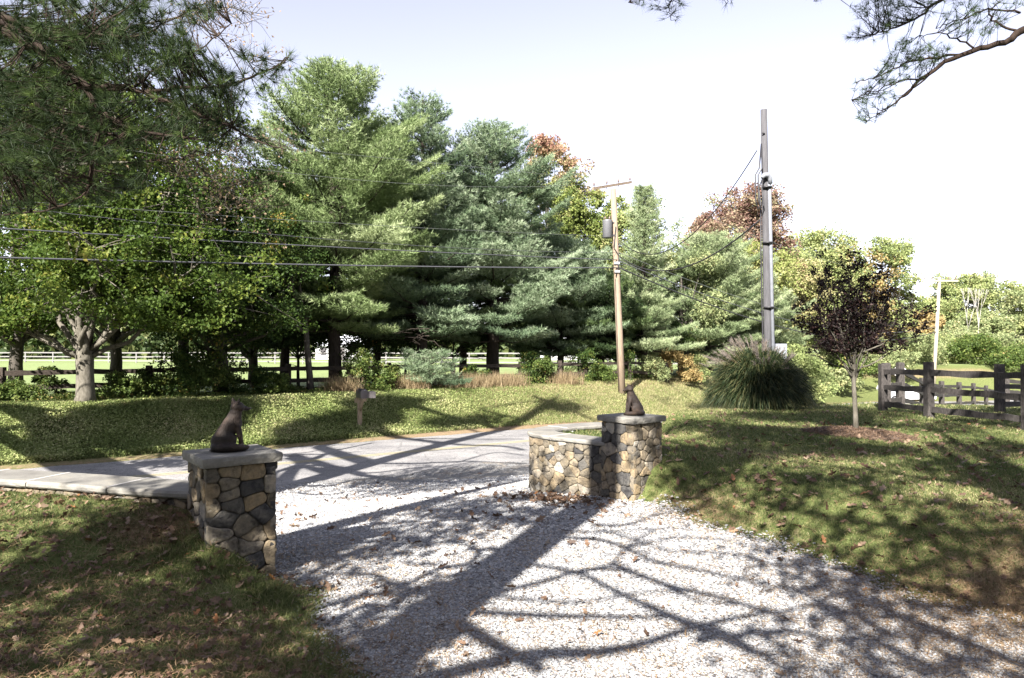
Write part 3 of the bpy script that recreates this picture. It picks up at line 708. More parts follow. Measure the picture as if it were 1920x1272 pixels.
TB = W(1442, 770, 19.0); TT = W(1434.5, 204, 19.0)
def tall_pole():
    z0 = gz(TB[0], TB[1]); t = thing('service_pole', 'tall bare grey timber pole with a pale conduit and weatherhead behind the ornamental grass', 'pole', (TB[0], TB[1], z0))
    top = TT[2]-z0; lean = TT[0]-TB[0]
    L = lambda z, dx=0, dy=0: (lean*z/top+dx, dy, z)
    tub('pole', M['pole_grey'], t, [L(-.1), L(3), L(6), L(top)], [.118,.11,.1,.088], 14)
    zc = W(0, 338, 19.0)[2]-z0
    tub('conduit', M['conduit'], t, [L(.2,.11,-.1), L(zc-.3,.085,-.09), L(zc-.05,.085,-.09)], .048, 12)
    wh = MB(); wh.tube([L(zc-.12,.10,-.12), L(zc+.02,.09,-.13), L(zc+.12,.02,-.17), L(zc+.1,-.1,-.2), L(zc+.02,-.16,-.21)], [.055,.07,.08,.07,.04], 12); wh.build('weatherhead', M['conduit'], t)
    for py_ in (352, 456, 577): z_ = W(0, py_, 19.0)[2]-z0; s_ = MB(); s_.tube([L(z_-.02,.02,-.06), L(z_+.02,.02,-.06)], [.145,.145], 16); s_.build('strap', M['cable'], t)
    for k, dx in enumerate((-.12, -.2)): tub('drip_loop', M['cable'], t, [L(zc+.05,-.12,-.18), L(zc-.25,dx-.06,-.22), L(zc-.72,dx-.02,-.24), L(zc-.85,dx-.1,-.24), L(zc-.6,dx-.16,-.24), L(zc+.1,dx-.15,-.22), L(zc+.3,dx-.03,-.2), L(zc+1.0,-.13,-.12)][:8], .02, 6)
    tub('side_cable', M['cable'], t, [L(W(0,412,21.6)[2]-z0,-.17,-.1), L(4.6,-.19,-.1), L(2.5,-.19,-.12), L(.2,-.2,-.12)], .02, 6)
    b = MB(); b.box((.26,-.14,W(0,655,21.6)[2]-z0-.1), (.3,.16,.5)); b.box((.26,-.225,W(0,655,21.6)[2]-z0-.1), (.22,.02,.4)); b.build('meter_box', M['conduit'], t)
    tub('knob', M['cable'], t, [(-.13,-.1,W(0,300,21.6)[2]-z0), (-.2,-.12,W(0,299,21.6)[2]-z0)], .02, 6)
    return t
tall_pole()
g2 = 'service lines between the two poles'
wire('service_line', 'upper service cable curving from the utility pole up to the tall grey pole', at_pole(452, .15), W(1421, 281, 18.9), 1.55, .017, M['cable'], g2)
wire('service_line', 'lower service cable sagging between the utility pole and the tall grey pole', at_pole(482, .15), W(1426, 412, 18.9), 1.0, .024, M['cable'], g2)
P3 = W(1763, 520, 66); P3b = W(1751, 690, 66); P4 = W(1879, 612, 120)
def far_pole(P, base, label, w_=1.0):
    z0 = gz(P[0], P[1]); t = thing('utility_pole', label, 'utility pole', (base[0], P[1], z0), 'utility poles'); h_ = P[2]-z0; dx = P[0]-base[0]
    sl_ = dx
    tub('pole', M['pole_pale'], t, [(0,0,-.1), (sl_*.5,0,h_*.5), (sl_,0,h_)], [.19*w_,.17*w_,.13*w_], 10)
    b = MB(); b.box((sl_,-.1,h_-.35), (3.4*w_,.14*w_,.16*w_)); b.build('crossarm', M['pole_pale'], t)
    for k in (-1.5, -.8, .8, 1.5): tub('insulator', M['insulator'], t, [(sl_+k*w_,-.1,h_-.25), (sl_+k*w_,-.1,h_)], .05*w_, 6)
    return t
far_pole(P3, W(1749, 720, 66), 'pale leaning utility pole standing beyond the split-rail fence')
far_pole(P4, W(1882, 690, 120), 'small distant utility pole with crossarm at the far right', 1.3)
g3 = 'overhead wires running right from the utility pole'
wire('power_line', 'thick cable falling from the utility pole behind the tall grey pole to the far pole', at_pole(503, .1), W(1756, 622, 66), 1.9, .034, M['cable'], g3)
wire('power_line', 'thinner cable falling to the far pole just above the thick one', at_pole(490, .1), W(1757, 612, 66), 1.7, .022, M['line'], g3)
wire('power_line', 'faint wire between the far pole and the utility pole, above the other two', at_pole(474, .1), W(1758, 600, 66), 1.6, .012, M['alu_wire'], g3)
wire('power_line', 'wire from the right end of the crossarm to the top of the far pole', W(1184, 339, 33.0), W(1768, 522, 66), 1.3, .009, M['alu_wire'], g3)

# ------------------------------------------------------------------ fences
def rail_box(mb, a, b, h_, d_, wob=0, seed=0):
    a, b = Vector(a), Vector(b); X = (b-a).normalized(); Z = Vector((0,0,1)); Y_ = Z.cross(X).normalized(); Z = X.cross(Y_)
    n = 9; vs = []; rs = random.Random(seed)
    for i in range(n+1):
        c = a+(b-a)*(i/n); hh = h_*(1+wob*(rs.random()-.5)); o_ = Z*((rs.random()-.5)*wob*h_*.6)
        for sy, sz in ((-1,-1),(1,-1),(1,1),(-1,1)): vs.append(c+o_+Y_*(sy*d_/2)+Z*(sz*hh/2))
    fs = [(4*i+k, 4*i+(k+1) % 4, 4*i+4+(k+1) % 4, 4*i+4+k) for i in range(n) for k in range(4)]+[(3,2,1,0), (4*n,4*n+1,4*n+2,4*n+3)]
    mb.add(vs, fs, rs.random())
def fence(name, label, posts, heights, rails, m, rail_h, rail_d, post_w, wob=.25, group=None, seed=1):
    """posts: xy list; rails: heights above ground"""
    rs = random.Random(seed)
    O = (posts[0][0], posts[0][1], gz(*posts[0])); t = thing(name, label, 'fence', O, group)
    Zs = [gz(*p) for p in posts]
    for (x, y), z, hh in zip(posts, Zs, heights):
        b = MB(); lean = (rs.random()-.5)*.02
        b.box((x-O[0]+lean, y-O[1], z-O[2]+hh/2-.05), (post_w*(.9+.2*rs.random()), post_w, hh+.1), None, .5, .96); b.build('post', m, t)
    for i in range(len(posts)-1):
        for r_ in rails:
            a = (posts[i][0]-O[0], posts[i][1]-O[1], Zs[i]-O[2]+r_*heights[i]+(rs.random()-.5)*.03); b_ = (posts[i+1][0]-O[0], posts[i+1][1]-O[1], Zs[i+1]-O[2]+r_*heights[i+1]+(rs.random()-.5)*.03)
            q = MB(); off = Vector((0, -post_w*.3, 0)); rail_box(q, Vector(a)+off, Vector(b_)+off, rail_h, rail_d, wob, rs.randint(0, 999)); q.build('rail', m, t)
    return t
def pxy(px, Y): return ((px-CX)/F*Y, Y)
fence('split_rail_fence', 'near run of weathered split-rail fence on the right lawn, three rough rails with dark posts',
      [pxy(1655, 17.5), pxy(1741, 15.4), (9.75, 12.9), (9.9, 10.4)], [1.2, 1.26, 1.25, 1.25], [.82, .5, .16], M['fence_grey'], .13, .05, .17, .3, 'paddock fences', 4)
fence('split_rail_fence', 'farther split-rail fence of the paddock, receding to the right behind the near run',
      [pxy(1661, 18.2), pxy(1687, 19.0), pxy(1729, 25.5), pxy(1765, 29), pxy(1797, 32.5), pxy(1824, 36), pxy(1848, 39.5), pxy(1868, 43), pxy(1886, 46.5), pxy(1903, 50)], [1.2]*10, [.82, .5, .16], M['fence_grey'], .12, .05, .16, .25, 'paddock fences', 5)
fence('split_rail_fence', 'cross run of split-rail fence at the far right edge with a pale sunlit post',
      [pxy(1873, 17.6), pxy(1960, 19.2), pxy(2060, 21)], [1.28, 1.22, 1.2], [.55, .2], M['fence_grey'], .13, .05, .17, .25, 'paddock fences', 6)
fence('split_rail_fence', 'short farther run of split-rail fence seen through the rails at the right edge',
      [pxy(1884, 24), pxy(1925, 26), pxy(1965, 28)], [1.2]*3, [.82, .5, .16], M['fence_grey'], .13, .05, .2, .25, 'paddock fences', 7)
def crest_xy(px, n): r_ = (px-CX)/F; Y = (20+n/.834)/(1-.662*r_); return (r_*Y, Y)
fence('plank_fence', 'dark weathered two-rail fence running under the row of trees along the bank',
      [crest_xy(p, 9.3) for p in (-260,-120,5,150,280,405,541,655,730,850,975,1050,1098,1180,1250)], [1.08]*15, [.83, .42], M['fence_dark'], .15, .06, .17, .2, None, 8)
wf = [W(p, 690, 96-.018*p) for p in range(-160, 1300, 52)]
fence('paddock_fence', 'long white board fence across the far side of the pasture', [(p[0], p[1]) for p in wf], [1.45]*len(wf), [.93, .55, .2], M['fence_white'], .15, .06, .15, .05, None, 9)

# ------------------------------------------------------------------ car, sign, houses
def car():
    x, y, _ = W(1695, 745, 61); z = gz(x, y); z = H-100/F*61
    t = thing('parked_car', 'silver-white car on the road beyond the split-rail fence', 'car', (x, y, z), None, R(4))
    def hull(prof, w_, nm, m, par, inset=1.0):
        q = MB(); n = len(prof); vs = [(a, -w_/2*(inset if b > 1.0 else 1), b) for a, b in prof]+[(a, w_/2*(inset if b > 1.0 else 1), b) for a, b in prof]
        fs = [(k, (k+1) % n, n+(k+1) % n, n+k) for k in range(n)]+[tuple(reversed(range(n))), tuple(range(n, 2*n))]; q.add(vs, fs); return q.build(nm, m, par)
    m_, tt_, b, o = mat('car_paint'); b.inputs['Base Color'].default_value = (.62,.63,.65,1); b.inputs['Roughness'].default_value = .25; b.inputs['Metallic'].default_value = .3
    g_, tg, b2, o = mat('car_glass'); b2.inputs['Base Color'].default_value = (.02,.025,.035,1); b2.inputs['Roughness'].default_value = .08
    hull([(-2.35,.35),(2.3,.35),(2.38,.6),(2.3,.88),(1.25,1.0),(-2.3,1.0),(-2.4,.7)], 1.8, 'body', m_, t)
    cb = hull([(-2.2,1.0),(1.15,1.0),(.45,1.52),(-2.0,1.55)], 1.7, 'cabin', m_, t, .9)
    for k, (a, b_) in enumerate(((-2.0,-1.3),(-1.2,-.4),(-.3,.55))):
        q = MB(); y_ = -.875; q.add([(a,y_,1.04),(b_+.12*(k == 2),y_,1.04),(b_-.25*(k == 2),y_+.055,1.46),(a,y_+.055,1.46)], [(0,1,2,3)]); q.build('window', g_, cb)
    q = MB(); q.add([(1.16,-.75,1.02),(1.16,.75,1.02),(.5,.7,1.5),(.5,-.7,1.5)], [(0,1,2,3)]); q.build('windshield', g_, cb)
    for a in (-1.5, 1.45):
        for s in (-1, 1):
            wl = tub('wheel', M['cable'], t, [(a,s*.78,.34),(a,s*.93,.34)], .34, 16); tub('rim', M['steel'], wl, [(a,s*.90,.34),(a,s*.94,.34)], .2, 12)
    for s in (-1, 1):
        h_ = MB(); h_.box((2.32,s*.65,.75), (.1,.3,.14)); h_.build('headlight', M['conduit'], t)
        h_ = MB(); h_.box((-2.37,s*.75,.8), (.08,.15,.25)); h_.build('taillight', M['insulator'], t)
car()
def sign():
    x, y, _ = W(1687, 700, 45); z = gz(x, y); t = thing('road_sign', 'pale diamond road sign seen over the split-rail fence', 'road sign', (x, y, z))
    zt_ = H-42/F*45-z
    tub('post', M['steel'], t, [(0,.04,0), (0,.04,zt_+.3)], .035, 6)
    b = MB(); d = .56; b.add([(0,-.0,zt_+d),(d,-.0,zt_),(0,-.0,zt_-d),(-d,-.0,zt_),(0,.02,zt_+d),(d,.02,zt_),(0,.02,zt_-d),(-d,.02,zt_)], [(3,2,1,0),(4,5,6,7),(0,1,5,4),(1,2,6,5),(2,3,7,6),(3,0,4,7)]); b.build('panel', M['sign'], t)
M['sign'] = plain_mat('sign', (.72,.7,.72), .4)
sign()
def house(px, Y, w_, h_, rh, label, rot, cw, cr):
    x, y, _ = W(px, 650, Y); z = gz(x, y); t = thing('farmhouse', label, 'house', (x, y, z), None, R(rot))
    mw = plain_mat('siding', cw, .7, 0, .05, 3); mr = plain_mat('roofing', cr, .7, 0, .15, 3)
    b = MB(); b.box((0,0,h_/2), (w_, 7, h_)); b.add([(-w_/2,-3.5,h_),(-w_/2,3.5,h_),(-w_/2,0,h_+rh-.05)], [(0,2,1)]); b.add([(w_/2,-3.5,h_),(w_/2,3.5,h_),(w_/2,0,h_+rh-.05)], [(0,1,2)]); wl = b.build('wall', mw, t)
    b = MB()
    for s in (-1, 1): b.add([(-w_/2-.4,s*4,h_-.3),(w_/2+.4,s*4,h_-.3),(w_/2+.4,0,h_+rh),(-w_/2-.4,0,h_+rh),(-w_/2-.4,s*4,h_-.12),(w_/2+.4,s*4,h_-.12),(w_/2+.4,0,h_+rh+.2),(-w_/2-.4,0,h_+rh+.2)], [(0,1,2,3),(7,6,5,4),(0,4,5,1),(1,5,6,2),(0,3,7,4)])
    b.build('roof', mr, t)
    k = -w_/2+1.5
    while k < w_/2-1:
        q = MB(); q.box((k,-3.52,h_*.55), (1.0,.08,1.3)); q.build('window', M['mail_dark'], t); k += 2.6
    q = MB(); q.box((.3,-3.53,1.05), (1.0,.1,2.1)); q.build('door', M['mail_grey'], t)
house(1080, 118, 11, 2.6, 2.2, 'pale low farmhouse glimpsed under the pines beyond the pasture, right of the wide double trunk', 12, (.6,.6,.62), (.55,.56,.6))
house(652, 122, 9, 2.6, 1.6, 'small pale outbuilding glimpsed under the pines beyond the pasture, beside the big left pine trunk', -8, (.55,.55,.56), (.6,.62,.66))

# ------------------------------------------------------------------ foliage builders
def unit(v): return v/(np.linalg.norm(v, axis=1, keepdims=True)+1e-9)
def tufts(C, D, k, L, wd, spread=.8, r=None):
    """k thin needle-like blades fanning out of every centre C around direction D"""
    n = len(C); C = np.repeat(C, k, 0); D = np.repeat(unit(D), k, 0)
    d = unit(D + rng.normal(0, 1, (n*k, 3))*spread); ln = L*(.7+.6*rng.random((n*k, 1)))
    side = unit(np.cross(d, rng.normal(0, 1, (n*k, 3))))*wd/2
    V = np.stack([C-side, C+side, C+d*ln], 1).reshape(-1, 3); Fa = np.arange(n*k*3).reshape(-1, 3)
    t = np.repeat(np.clip(rng.normal(.45, .2, n), 0, 1), k)+rng.normal(0, .08, n*k)
    return V, Fa, np.repeat(np.clip(t, 0, 1), 3)
def leaves(C, size, up=.5, tint=None, asp=.6, var=.4, flat=None):
    n = len(C); N = rng.normal(0, 1, (n, 3)); N[:, 2] += up; N = unit(N) if flat is None else unit(N*np.array([flat, flat, 1]))
    u = unit(np.cross(N, rng.normal(0, 1, (n, 3)))); v = np.cross(N, u); s = (size*(1-var/2+var*rng.random((n, 1))))
    fold = N*s*.15
    V = np.stack([C-u*s*.5, C+v*s*asp*.5+fold, C+u*s*.5, C-v*s*asp*.5+fold], 1).reshape(-1, 3)
    if tint is None: tint = np.clip(rng.normal(.45, .22, n), 0, 1)
    return V, np.arange(n*4).reshape(-1, 4), np.repeat(tint, 4)
def blobs(centres, n, r, sq=.7):
    """n points around each centre, radius r (scalar or array)"""
    m = len(centres); P = rng.normal(0, 1, (m, n, 3)); P = P/np.linalg.norm(P, axis=2, keepdims=True)*rng.random((m, n, 1))**.45
    r = np.broadcast_to(np.asarray(r, float).reshape(-1, 1, 1) if np.ndim(r) else r, (m, 1, 1)); P = P*r; P[:, :, 2] *= sq
    return (centres[:, None, :]+P).reshape(-1, 3)
def bez(a, b, c, n=6): t = np.linspace(0, 1, n)[:, None]; return (1-t)**2*a+2*t*(1-t)*b+t*t*c

def broadleaf(name, label, base, Ht, rx, low, trunk_r, mt, bark, lumps=16, clusters=14, per=45, ls=.14, lean=(0,0), fork=.25, group=None, tintfn=None, shape='oval', seed=0, cr=.42, sparse=1.0, cat='tree', ry=None, multi=1, sink=.1):
    global rng
    keep, rng_ = rng, np.random.default_rng(seed+100); rng = rng_
    z0 = gz(base[0], base[1]) if len(base) == 2 else base[2]
    t = thing(name, label, cat, (base[0], base[1], z0), group); ry = ry or rx
    lc = []; k = 0
    ch = (Ht-low)
    while len(lc) < lumps:
        f = rng.random(); th = rng.random()*2*math.pi + k*2.4; k += 1
        if shape == 'oval': w_ = math.sin(math.pi*(.12+.80*f))**.6
        elif shape == 'cone': w_ = (1-f)**.75*.95+.06
        elif shape == 'vase': w_ = .35+.65*math.sin(math.pi*min(1, .15+.75*f))
        elif shape == 'bush': w_ = math.sqrt(max(.05, 1-f*f))
        rr = (.45+.5*rng.random())*w_
        lc.append((math.cos(th)*rr*rx+lean[0]*f, math.sin(th)*rr*ry+lean[1]*f, low+ch*(.06+.86*f)*1.0, w_))
    lc = np.array(lc); lr = cr*rx*(.6+.6*rng.random(lumps))*(.55+.45*lc[:, 3])
    tr = MB(); fz = low*.8+ch*fork*.5
    if trunk_r > 0:
        for q in range(multi):
            o_ = np.array([(q-(multi-1)/2)*trunk_r*1.6, 0, 0])
            tp = bez(o_-np.array([0,0,sink]), np.array([lean[0]*.1+o_[0], lean[1]*.1, Ht*.4]), np.array([lean[0]*.8+o_[0]*3, lean[1]*.8, Ht*.86]), 9)
            tp[1:-1] += rng.normal(0, trunk_r*.18, (7, 3))*[1,1,0]
            rad = trunk_r*np.array([1.25,.98,.9,.8,.66,.5,.34,.2,.07]); tr.tube([tuple(p) for p in tp], list(rad), 10)
        for i in range(lumps):
            h_ = max(low*.75, min(Ht*.8, lc[i, 2]*(.35+.35*rng.random()))); a = np.array([lean[0]*.8*h_/Ht, lean[1]*.8*h_/Ht, h_])
            b = a+(lc[i, :3]-a)*[.7,.7,.35]; pts = bez(a, b, lc[i, :3], 6); pts[1:-1] += rng.normal(0, .05*rx, (4, 3))*.4
            r0 = trunk_r*(.5 if h_ < Ht*.4 else .3); tr.tube([tuple(p) for p in pts], list(np.linspace(r0, r0*.12, 6)), 6)
    C = []
    for i in range(lumps):
        q = rng.normal(0, 1, (clusters, 3)); q = unit(q)*lr[i]*(.55+.5*rng.random((clusters, 1))); q[:, 2] *= .8; cc = lc[i, :3]+q; C.append(cc)
        if trunk_r > 0 and Ht/ max(1, base[1]) > .12:
            for p in cc[::3]: tr.tube([tuple(lc[i,:3]), tuple((lc[i,:3]+p)/2+rng.normal(0,.04,3)), tuple(p)], [trunk_r*.09, trunk_r*.06, trunk_r*.03], 4, cap=False)
    C = np.concatenate(C); C = C[rng.random(len(C)) < sparse]
    C = C[C[:, 2] > .1]
    Lp = blobs(C, per, cr*rx*.42*(.7+.6*rng.random(len(C))), .75)
    ct = np.repeat(np.clip(rng.normal(.45, .16, len(C)), 0, 1), per)
    tint = np.clip(ct+rng.normal(0, .12, len(Lp)), 0, 1)
    if tintfn: tint = tintfn(Lp/np.array([rx, ry, Ht]), tint)
    V, Fa, T = leaves(Lp, ls, .8, tint)
    np_mesh('crown', V, Fa, mt, t, {'tint': T})
    if trunk_r > 0: tr.build('trunk', bark, t)
    rng = keep
    return t
def pine(name, label, base, Ht, rx, low, trunk_r, mt, seed=0, prof=None, group=None, dens=1.0, gap=.0, tl=.19, lean=0, tw=.024, topw=.3, k=10, z0=None):
    global rng
    keep = rng; rng = np.random.default_rng(seed+500)
    z0 = gz(base[0], base[1]) if z0 is None else z0
    t = thing(name, label, 'tree', (base[0], base[1], z0), group); tr = MB()
    n = 10; tp = np.array([(lean*(i/n)**1.5+.04*math.sin(i*1.7+seed), .04*math.cos(i*2.1+seed), -.1+(Ht*.985+.1)*i/n) for i in range(n+1)])
    tr.tube([tuple(p) for p in tp], [trunk_r*(1-.93*i/n)**.9+.01 for i in range(n+1)], 10)
    for _ in range(14):
        th = rng.random()*6.283; h0 = rng.uniform(.9, low+2.2); L = rng.uniform(.5, 1.7); p0 = np.array([0,0,h0]); e = np.array([math.cos(th)*L, math.sin(th)*L, h0-.12*L+rng.normal(0,.1)])
        tr.tube([tuple(p0), tuple((p0+e)/2+[0,0,.06*L]), tuple(e)], [.022,.014,.004], 5, cap=False)
        for q in range(3): f = rng.uniform(.4,.9); s_ = p0+(e-p0)*f; tr.tube([tuple(s_), tuple(s_+rng.normal(0,.2,3))], [.008,.003], 4, cap=False)
    C, D, TT_ = [], [], []; h = low; th0 = 0
    while h < Ht-.15:
        f = (h-low)/(Ht-low); wh = (prof(f) if prof else (math.sin(math.pi*(.22+.62*f))**.8*(1-f*.35))); wh = max(wh, topw*(1-f)+.06)
        nb = 6 if f < .85 else 5
        for b in range(nb):
            if rng.random() < gap+.07: continue
            th = th0+2*math.pi*b/nb+rng.normal(0, .3); L = rx*wh*(.5+.72*rng.random()); bt = rng.normal(.42,.16); up = .08+.85*f**1.5+rng.normal(0, .1)
            if f < .2: up -= .15
            a = np.array([lean*(h/Ht)**1.5, 0, h]); dr = np.array([math.cos(th), math.sin(th), 0]); rise = L*(up+.16); room = Ht-h+.05; rise = room*(1-math.exp(-rise/room)) if rise > 0 else rise; e = a+dr*L+np.array([0,0,rise])
            m = a+dr*L*.55+np.array([0,0,L*up*.25-.04*L]); pts = bez(a, m, e, 7); pts[1:] += rng.normal(0, .03, (6, 3))
            r0 = min(trunk_r*.28, .012+.016*L); tr.tube([tuple(p) for p in pts], list(np.linspace(r0, .006, 7)), 5, cap=False)
            ns = max(5, int(L*6.5*dens)); per = np.array([-dr[1], dr[0], 0])
            for s in np.linspace(.28, 1, ns):
                p = (1-s)**2*a+2*s*(1-s)*m+s*s*e
                for sd in (-1, 1):
                    tl_ = (.24+.34*L*(1-s)**.7*(s > .3))*(.6+.7*rng.random())
                    q = p+per*sd*tl_+dr*tl_*.75+np.array([0,0,tl_*.3+rng.normal(0,.04)])
                    mm = max(2, int(tl_/.085))
                    for j in range(1, mm+1):
                        C.append(p+(q-p)*j/mm+rng.normal(0,.025,3)); D.append((q-p)*.8+np.array([0,0,.35*tl_+.08])); TT_.append(bt+.22*(s-.6)+.12*j/mm)
                C.append(p+rng.normal(0,.03,3)); D.append(dr*.6+np.array([0,0,.9])); TT_.append(bt+.25*(s-.6))
        th0 += .9; h += (.30+.12*rng.random())*(1 if f < .75 else .8)*(Ht/11)**.3
    for j in range(8): C.append(np.array([lean, 0, Ht-.05*j])); D.append(np.array([0,0,1.])); TT_.append(.6)
    C, D = np.array(C), np.array(D)
    V, Fa, T = tufts(C, D, k, tl, tw, .6); T = np.clip(np.repeat(np.array(TT_), k*3)+(T-.45)*.6, 0, 1)
    np_mesh('crown', V, Fa, mt, t, {'tint': T}); tr.build('trunk', M['bark_pine'], t); rng = keep
    return t
def bx_(px, n): return crest_xy(px, n)
def hpx(py, Y, z0=.1): return H+(HY-py)/F*Y-z0

# ------------------------------------------------------------------ row of trees along the bank
b = crest_xy(160, 7.6)
def big_maple():
    """spreading maple: short pale trunk, low arching limbs"""
    global rng
    keep = rng; rng = np.random.default_rng(77); z0 = gz(*b)
    t = thing('maple_tree', 'spreading yellow-green maple with a pale trunk forking low, leftmost of the row', 'tree', (b[0], b[1], z0), 'trees along the bank')
    tr = MB(); tr.tube([(0,0,-.1),(.02,0,.25),(.0,0,.9),(-.02,0,1.45),(.02,0,1.75)], [.34,.26,.235,.25,.18], 14)
    C = []; limbs = []
    for i in range(17):
        th = i*2.4+.3; lo = i < 6
        L = rng.uniform(2.6, 4.6) if lo else rng.uniform(1.2, 4.2); zt_ = rng.uniform(1.6, 3.2) if lo else rng.uniform(4, 10.2)
        if not lo: L *= (1-max(0, (zt_-6))/9)
        a = np.array([.05*math.cos(th), .05*math.sin(th), 1.25+.35*rng.random()]); e = np.array([L*1.08*math.cos(th), L*.55*math.sin(th), 1.3+zt_])
        m = a+(e-a)*[.55,.55,.28 if not lo else .5]; pts = bez(a, m, e, 9); pts[1:] += rng.normal(0, .06, (8, 3))
        tr.tube([tuple(p) for p in pts], list(np.linspace(.085 if lo else .105, .015, 9)), 7); limbs.append(pts)
        for j in range(3, 9):
            for _ in range(10):
                q = pts[j]+rng.normal(0, 1, 3)*[.75,.75,.55]*(.6+.1*j); q[2] = q[2] if q[2] > 2.3 else 2.3+.5*rng.random()
                C.append(q)
                if rng.random() < .5: tr.tube([tuple(pts[j]), tuple((pts[j]+q)/2+rng.normal(0,.06,3)), tuple(q)], [.02,.014,.006], 4, cap=False)
    C = np.array(C); C = C[~((np.hypot(C[:,0], C[:,1]) < 1.5) & (C[:,2] < 3.4))]; P = blobs(C, 62, .5, .6)
    tint = np.clip(np.repeat(np.clip(rng.normal(.42,.17,len(C)),0,1), 62)+rng.normal(0,.12,len(P)), 0, 1)
    V, Fa, T = leaves(P, .115, .9, tint, .85); np_mesh('crown', V, Fa, M['maple'], t, {'tint': T}); tr.build('trunk', M['bark_pale'], t); rng = keep
big_maple()
RG = 'trees along the bank'
yy = crest_xy(60, 11); broadleaf('broadleaf_tree', 'dense green broadleaf tree behind the spreading maple at the left edge', crest_xy(30, 13), 12, 4.6, 2.4, .22, M['maple'], M['bark_grey'], 30, 18, 60, .14, seed=3, group=RG)
broadleaf('broadleaf_tree', 'tall dark-green tree further back, showing above the spreading maple', crest_xy(215, 15), 13, 4.2, 2.6, .22, M['darkleaf'], M['bark_grey'], 30, 18, 56, .15, seed=4, group=RG)
broadleaf('broadleaf_tree', 'dark tree further back between the vine-covered tree and the pines', crest_xy(475, 15), 10.5, 3.4, 1.6, .2, M['darkleaf'], M['bark_grey'], 26, 18, 52, .14, seed=31, group=RG)
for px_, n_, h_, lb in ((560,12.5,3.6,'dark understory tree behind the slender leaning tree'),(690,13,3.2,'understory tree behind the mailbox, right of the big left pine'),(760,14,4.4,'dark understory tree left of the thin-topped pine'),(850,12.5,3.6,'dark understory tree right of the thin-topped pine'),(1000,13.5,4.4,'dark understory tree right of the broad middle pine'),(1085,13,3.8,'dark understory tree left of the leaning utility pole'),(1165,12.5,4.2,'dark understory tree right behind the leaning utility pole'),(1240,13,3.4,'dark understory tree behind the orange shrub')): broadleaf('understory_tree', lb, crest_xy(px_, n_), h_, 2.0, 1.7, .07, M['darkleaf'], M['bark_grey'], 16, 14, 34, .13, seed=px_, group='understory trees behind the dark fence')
broadleaf('vine_covered_tree', 'dark tree smothered in vines down to the ground, right of the spreading maple', crest_xy(415, 9.6), 9.0, 3.2, .4, .2, M['darkleaf'], M['bark_grey'], 34, 20, 60, .12, seed=5, ry=2.0, group=RG, shape='oval', cr=.36)
broadleaf('maple_tree', 'yellow-tinged maple behind the vine-covered tree', crest_xy(345, 11.5), 11.2, 3.6, 3.2, .2, M['maple'], M['bark_grey'], 22, 16, 42, .14, seed=6, group=RG)
broadleaf('slender_tree', 'thin dark leaning tree just left of the big left pine trunk', crest_xy(583, 8.6), 7.6, 2.1, 3.0, .12, M['darkleaf'], M['bark_grey'], 12, 12, 34, .12, lean=(-1.2,0), seed=8, group=RG)
full = lambda f: (.62+.38*math.sin(math.pi*min(1, .1+.95*f)))*(1-f**4)
def prA(f): return float(np.interp(f, [0,.1,.3,.48,.62,.76,.9,1], [.7,.95,1,.96,.84,.62,.34,.1]))
X = crest_xy(628, 10.2); pine('white_pine', 'tall bushy white pine, leftmost and highest of the pines', X, hpx(122, X[1]), 3.8, 2.4, .27, M['needle_green'], 1, prA, RG, lean=-.2)
X = crest_xy(792, 10.6); pine('white_pine', 'tall thin-topped white pine between the highest pine and the broad one', X, hpx(178, X[1]), 3.5, 2.2, .26, M['needle_blue'], 2, lambda f: .95-.75*f**1.15, RG, gap=.08)
X = crest_xy(925, 11.2); pine('white_pine', 'broad round-topped blue-green white pine in the middle of the row', X, hpx(238, X[1]), 3.8, 2.0, .34, M['needle_blue'], 3, prA, RG)
X = crest_xy(707, 13.5); pine('white_pine', 'white pine filling the gap behind the two tallest pines', X, hpx(230, X[1]), 3.4, 2.8, .2, M['needle_green'], 4, prA, RG)
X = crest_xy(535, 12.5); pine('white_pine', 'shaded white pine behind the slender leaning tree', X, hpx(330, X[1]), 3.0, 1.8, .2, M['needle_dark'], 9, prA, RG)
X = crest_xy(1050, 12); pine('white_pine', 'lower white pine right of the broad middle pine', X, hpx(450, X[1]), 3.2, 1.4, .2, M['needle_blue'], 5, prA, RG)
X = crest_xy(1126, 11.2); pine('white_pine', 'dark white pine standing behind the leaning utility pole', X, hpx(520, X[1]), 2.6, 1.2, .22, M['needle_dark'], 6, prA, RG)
X = crest_xy(1208, 10.5); pine('white_pine', 'narrow-tipped white pine just right of the leaning utility pole', X, hpx(350, X[1]), 2.9, 1.6, .2, M['needle_pale'], 7, lambda f: .9-.82*f**.8, RG)
X = crest_xy(1330, 13.5); pine('white_pine', 'wide pale green white pine left of the tall grey pole, foliage down to the ground', X, hpx(440, X[1]), 4.0, .6, .25, M['needle_pale'], 8, prA, RG)
X = crest_xy(1425, 14); pine('white_pine', 'smaller white pine directly behind the tall grey pole', X, hpx(510, X[1]), 3.2, .5, .2, M['needle_pale'], 10, prA, RG)
X = crest_xy(868, 13.5); pine('white_pine', 'white pine partly hidden between the thin-topped and the broad pine', X, hpx(330, X[1]), 3.0, 2.2, .2, M['needle_green'], 11, prA, RG)

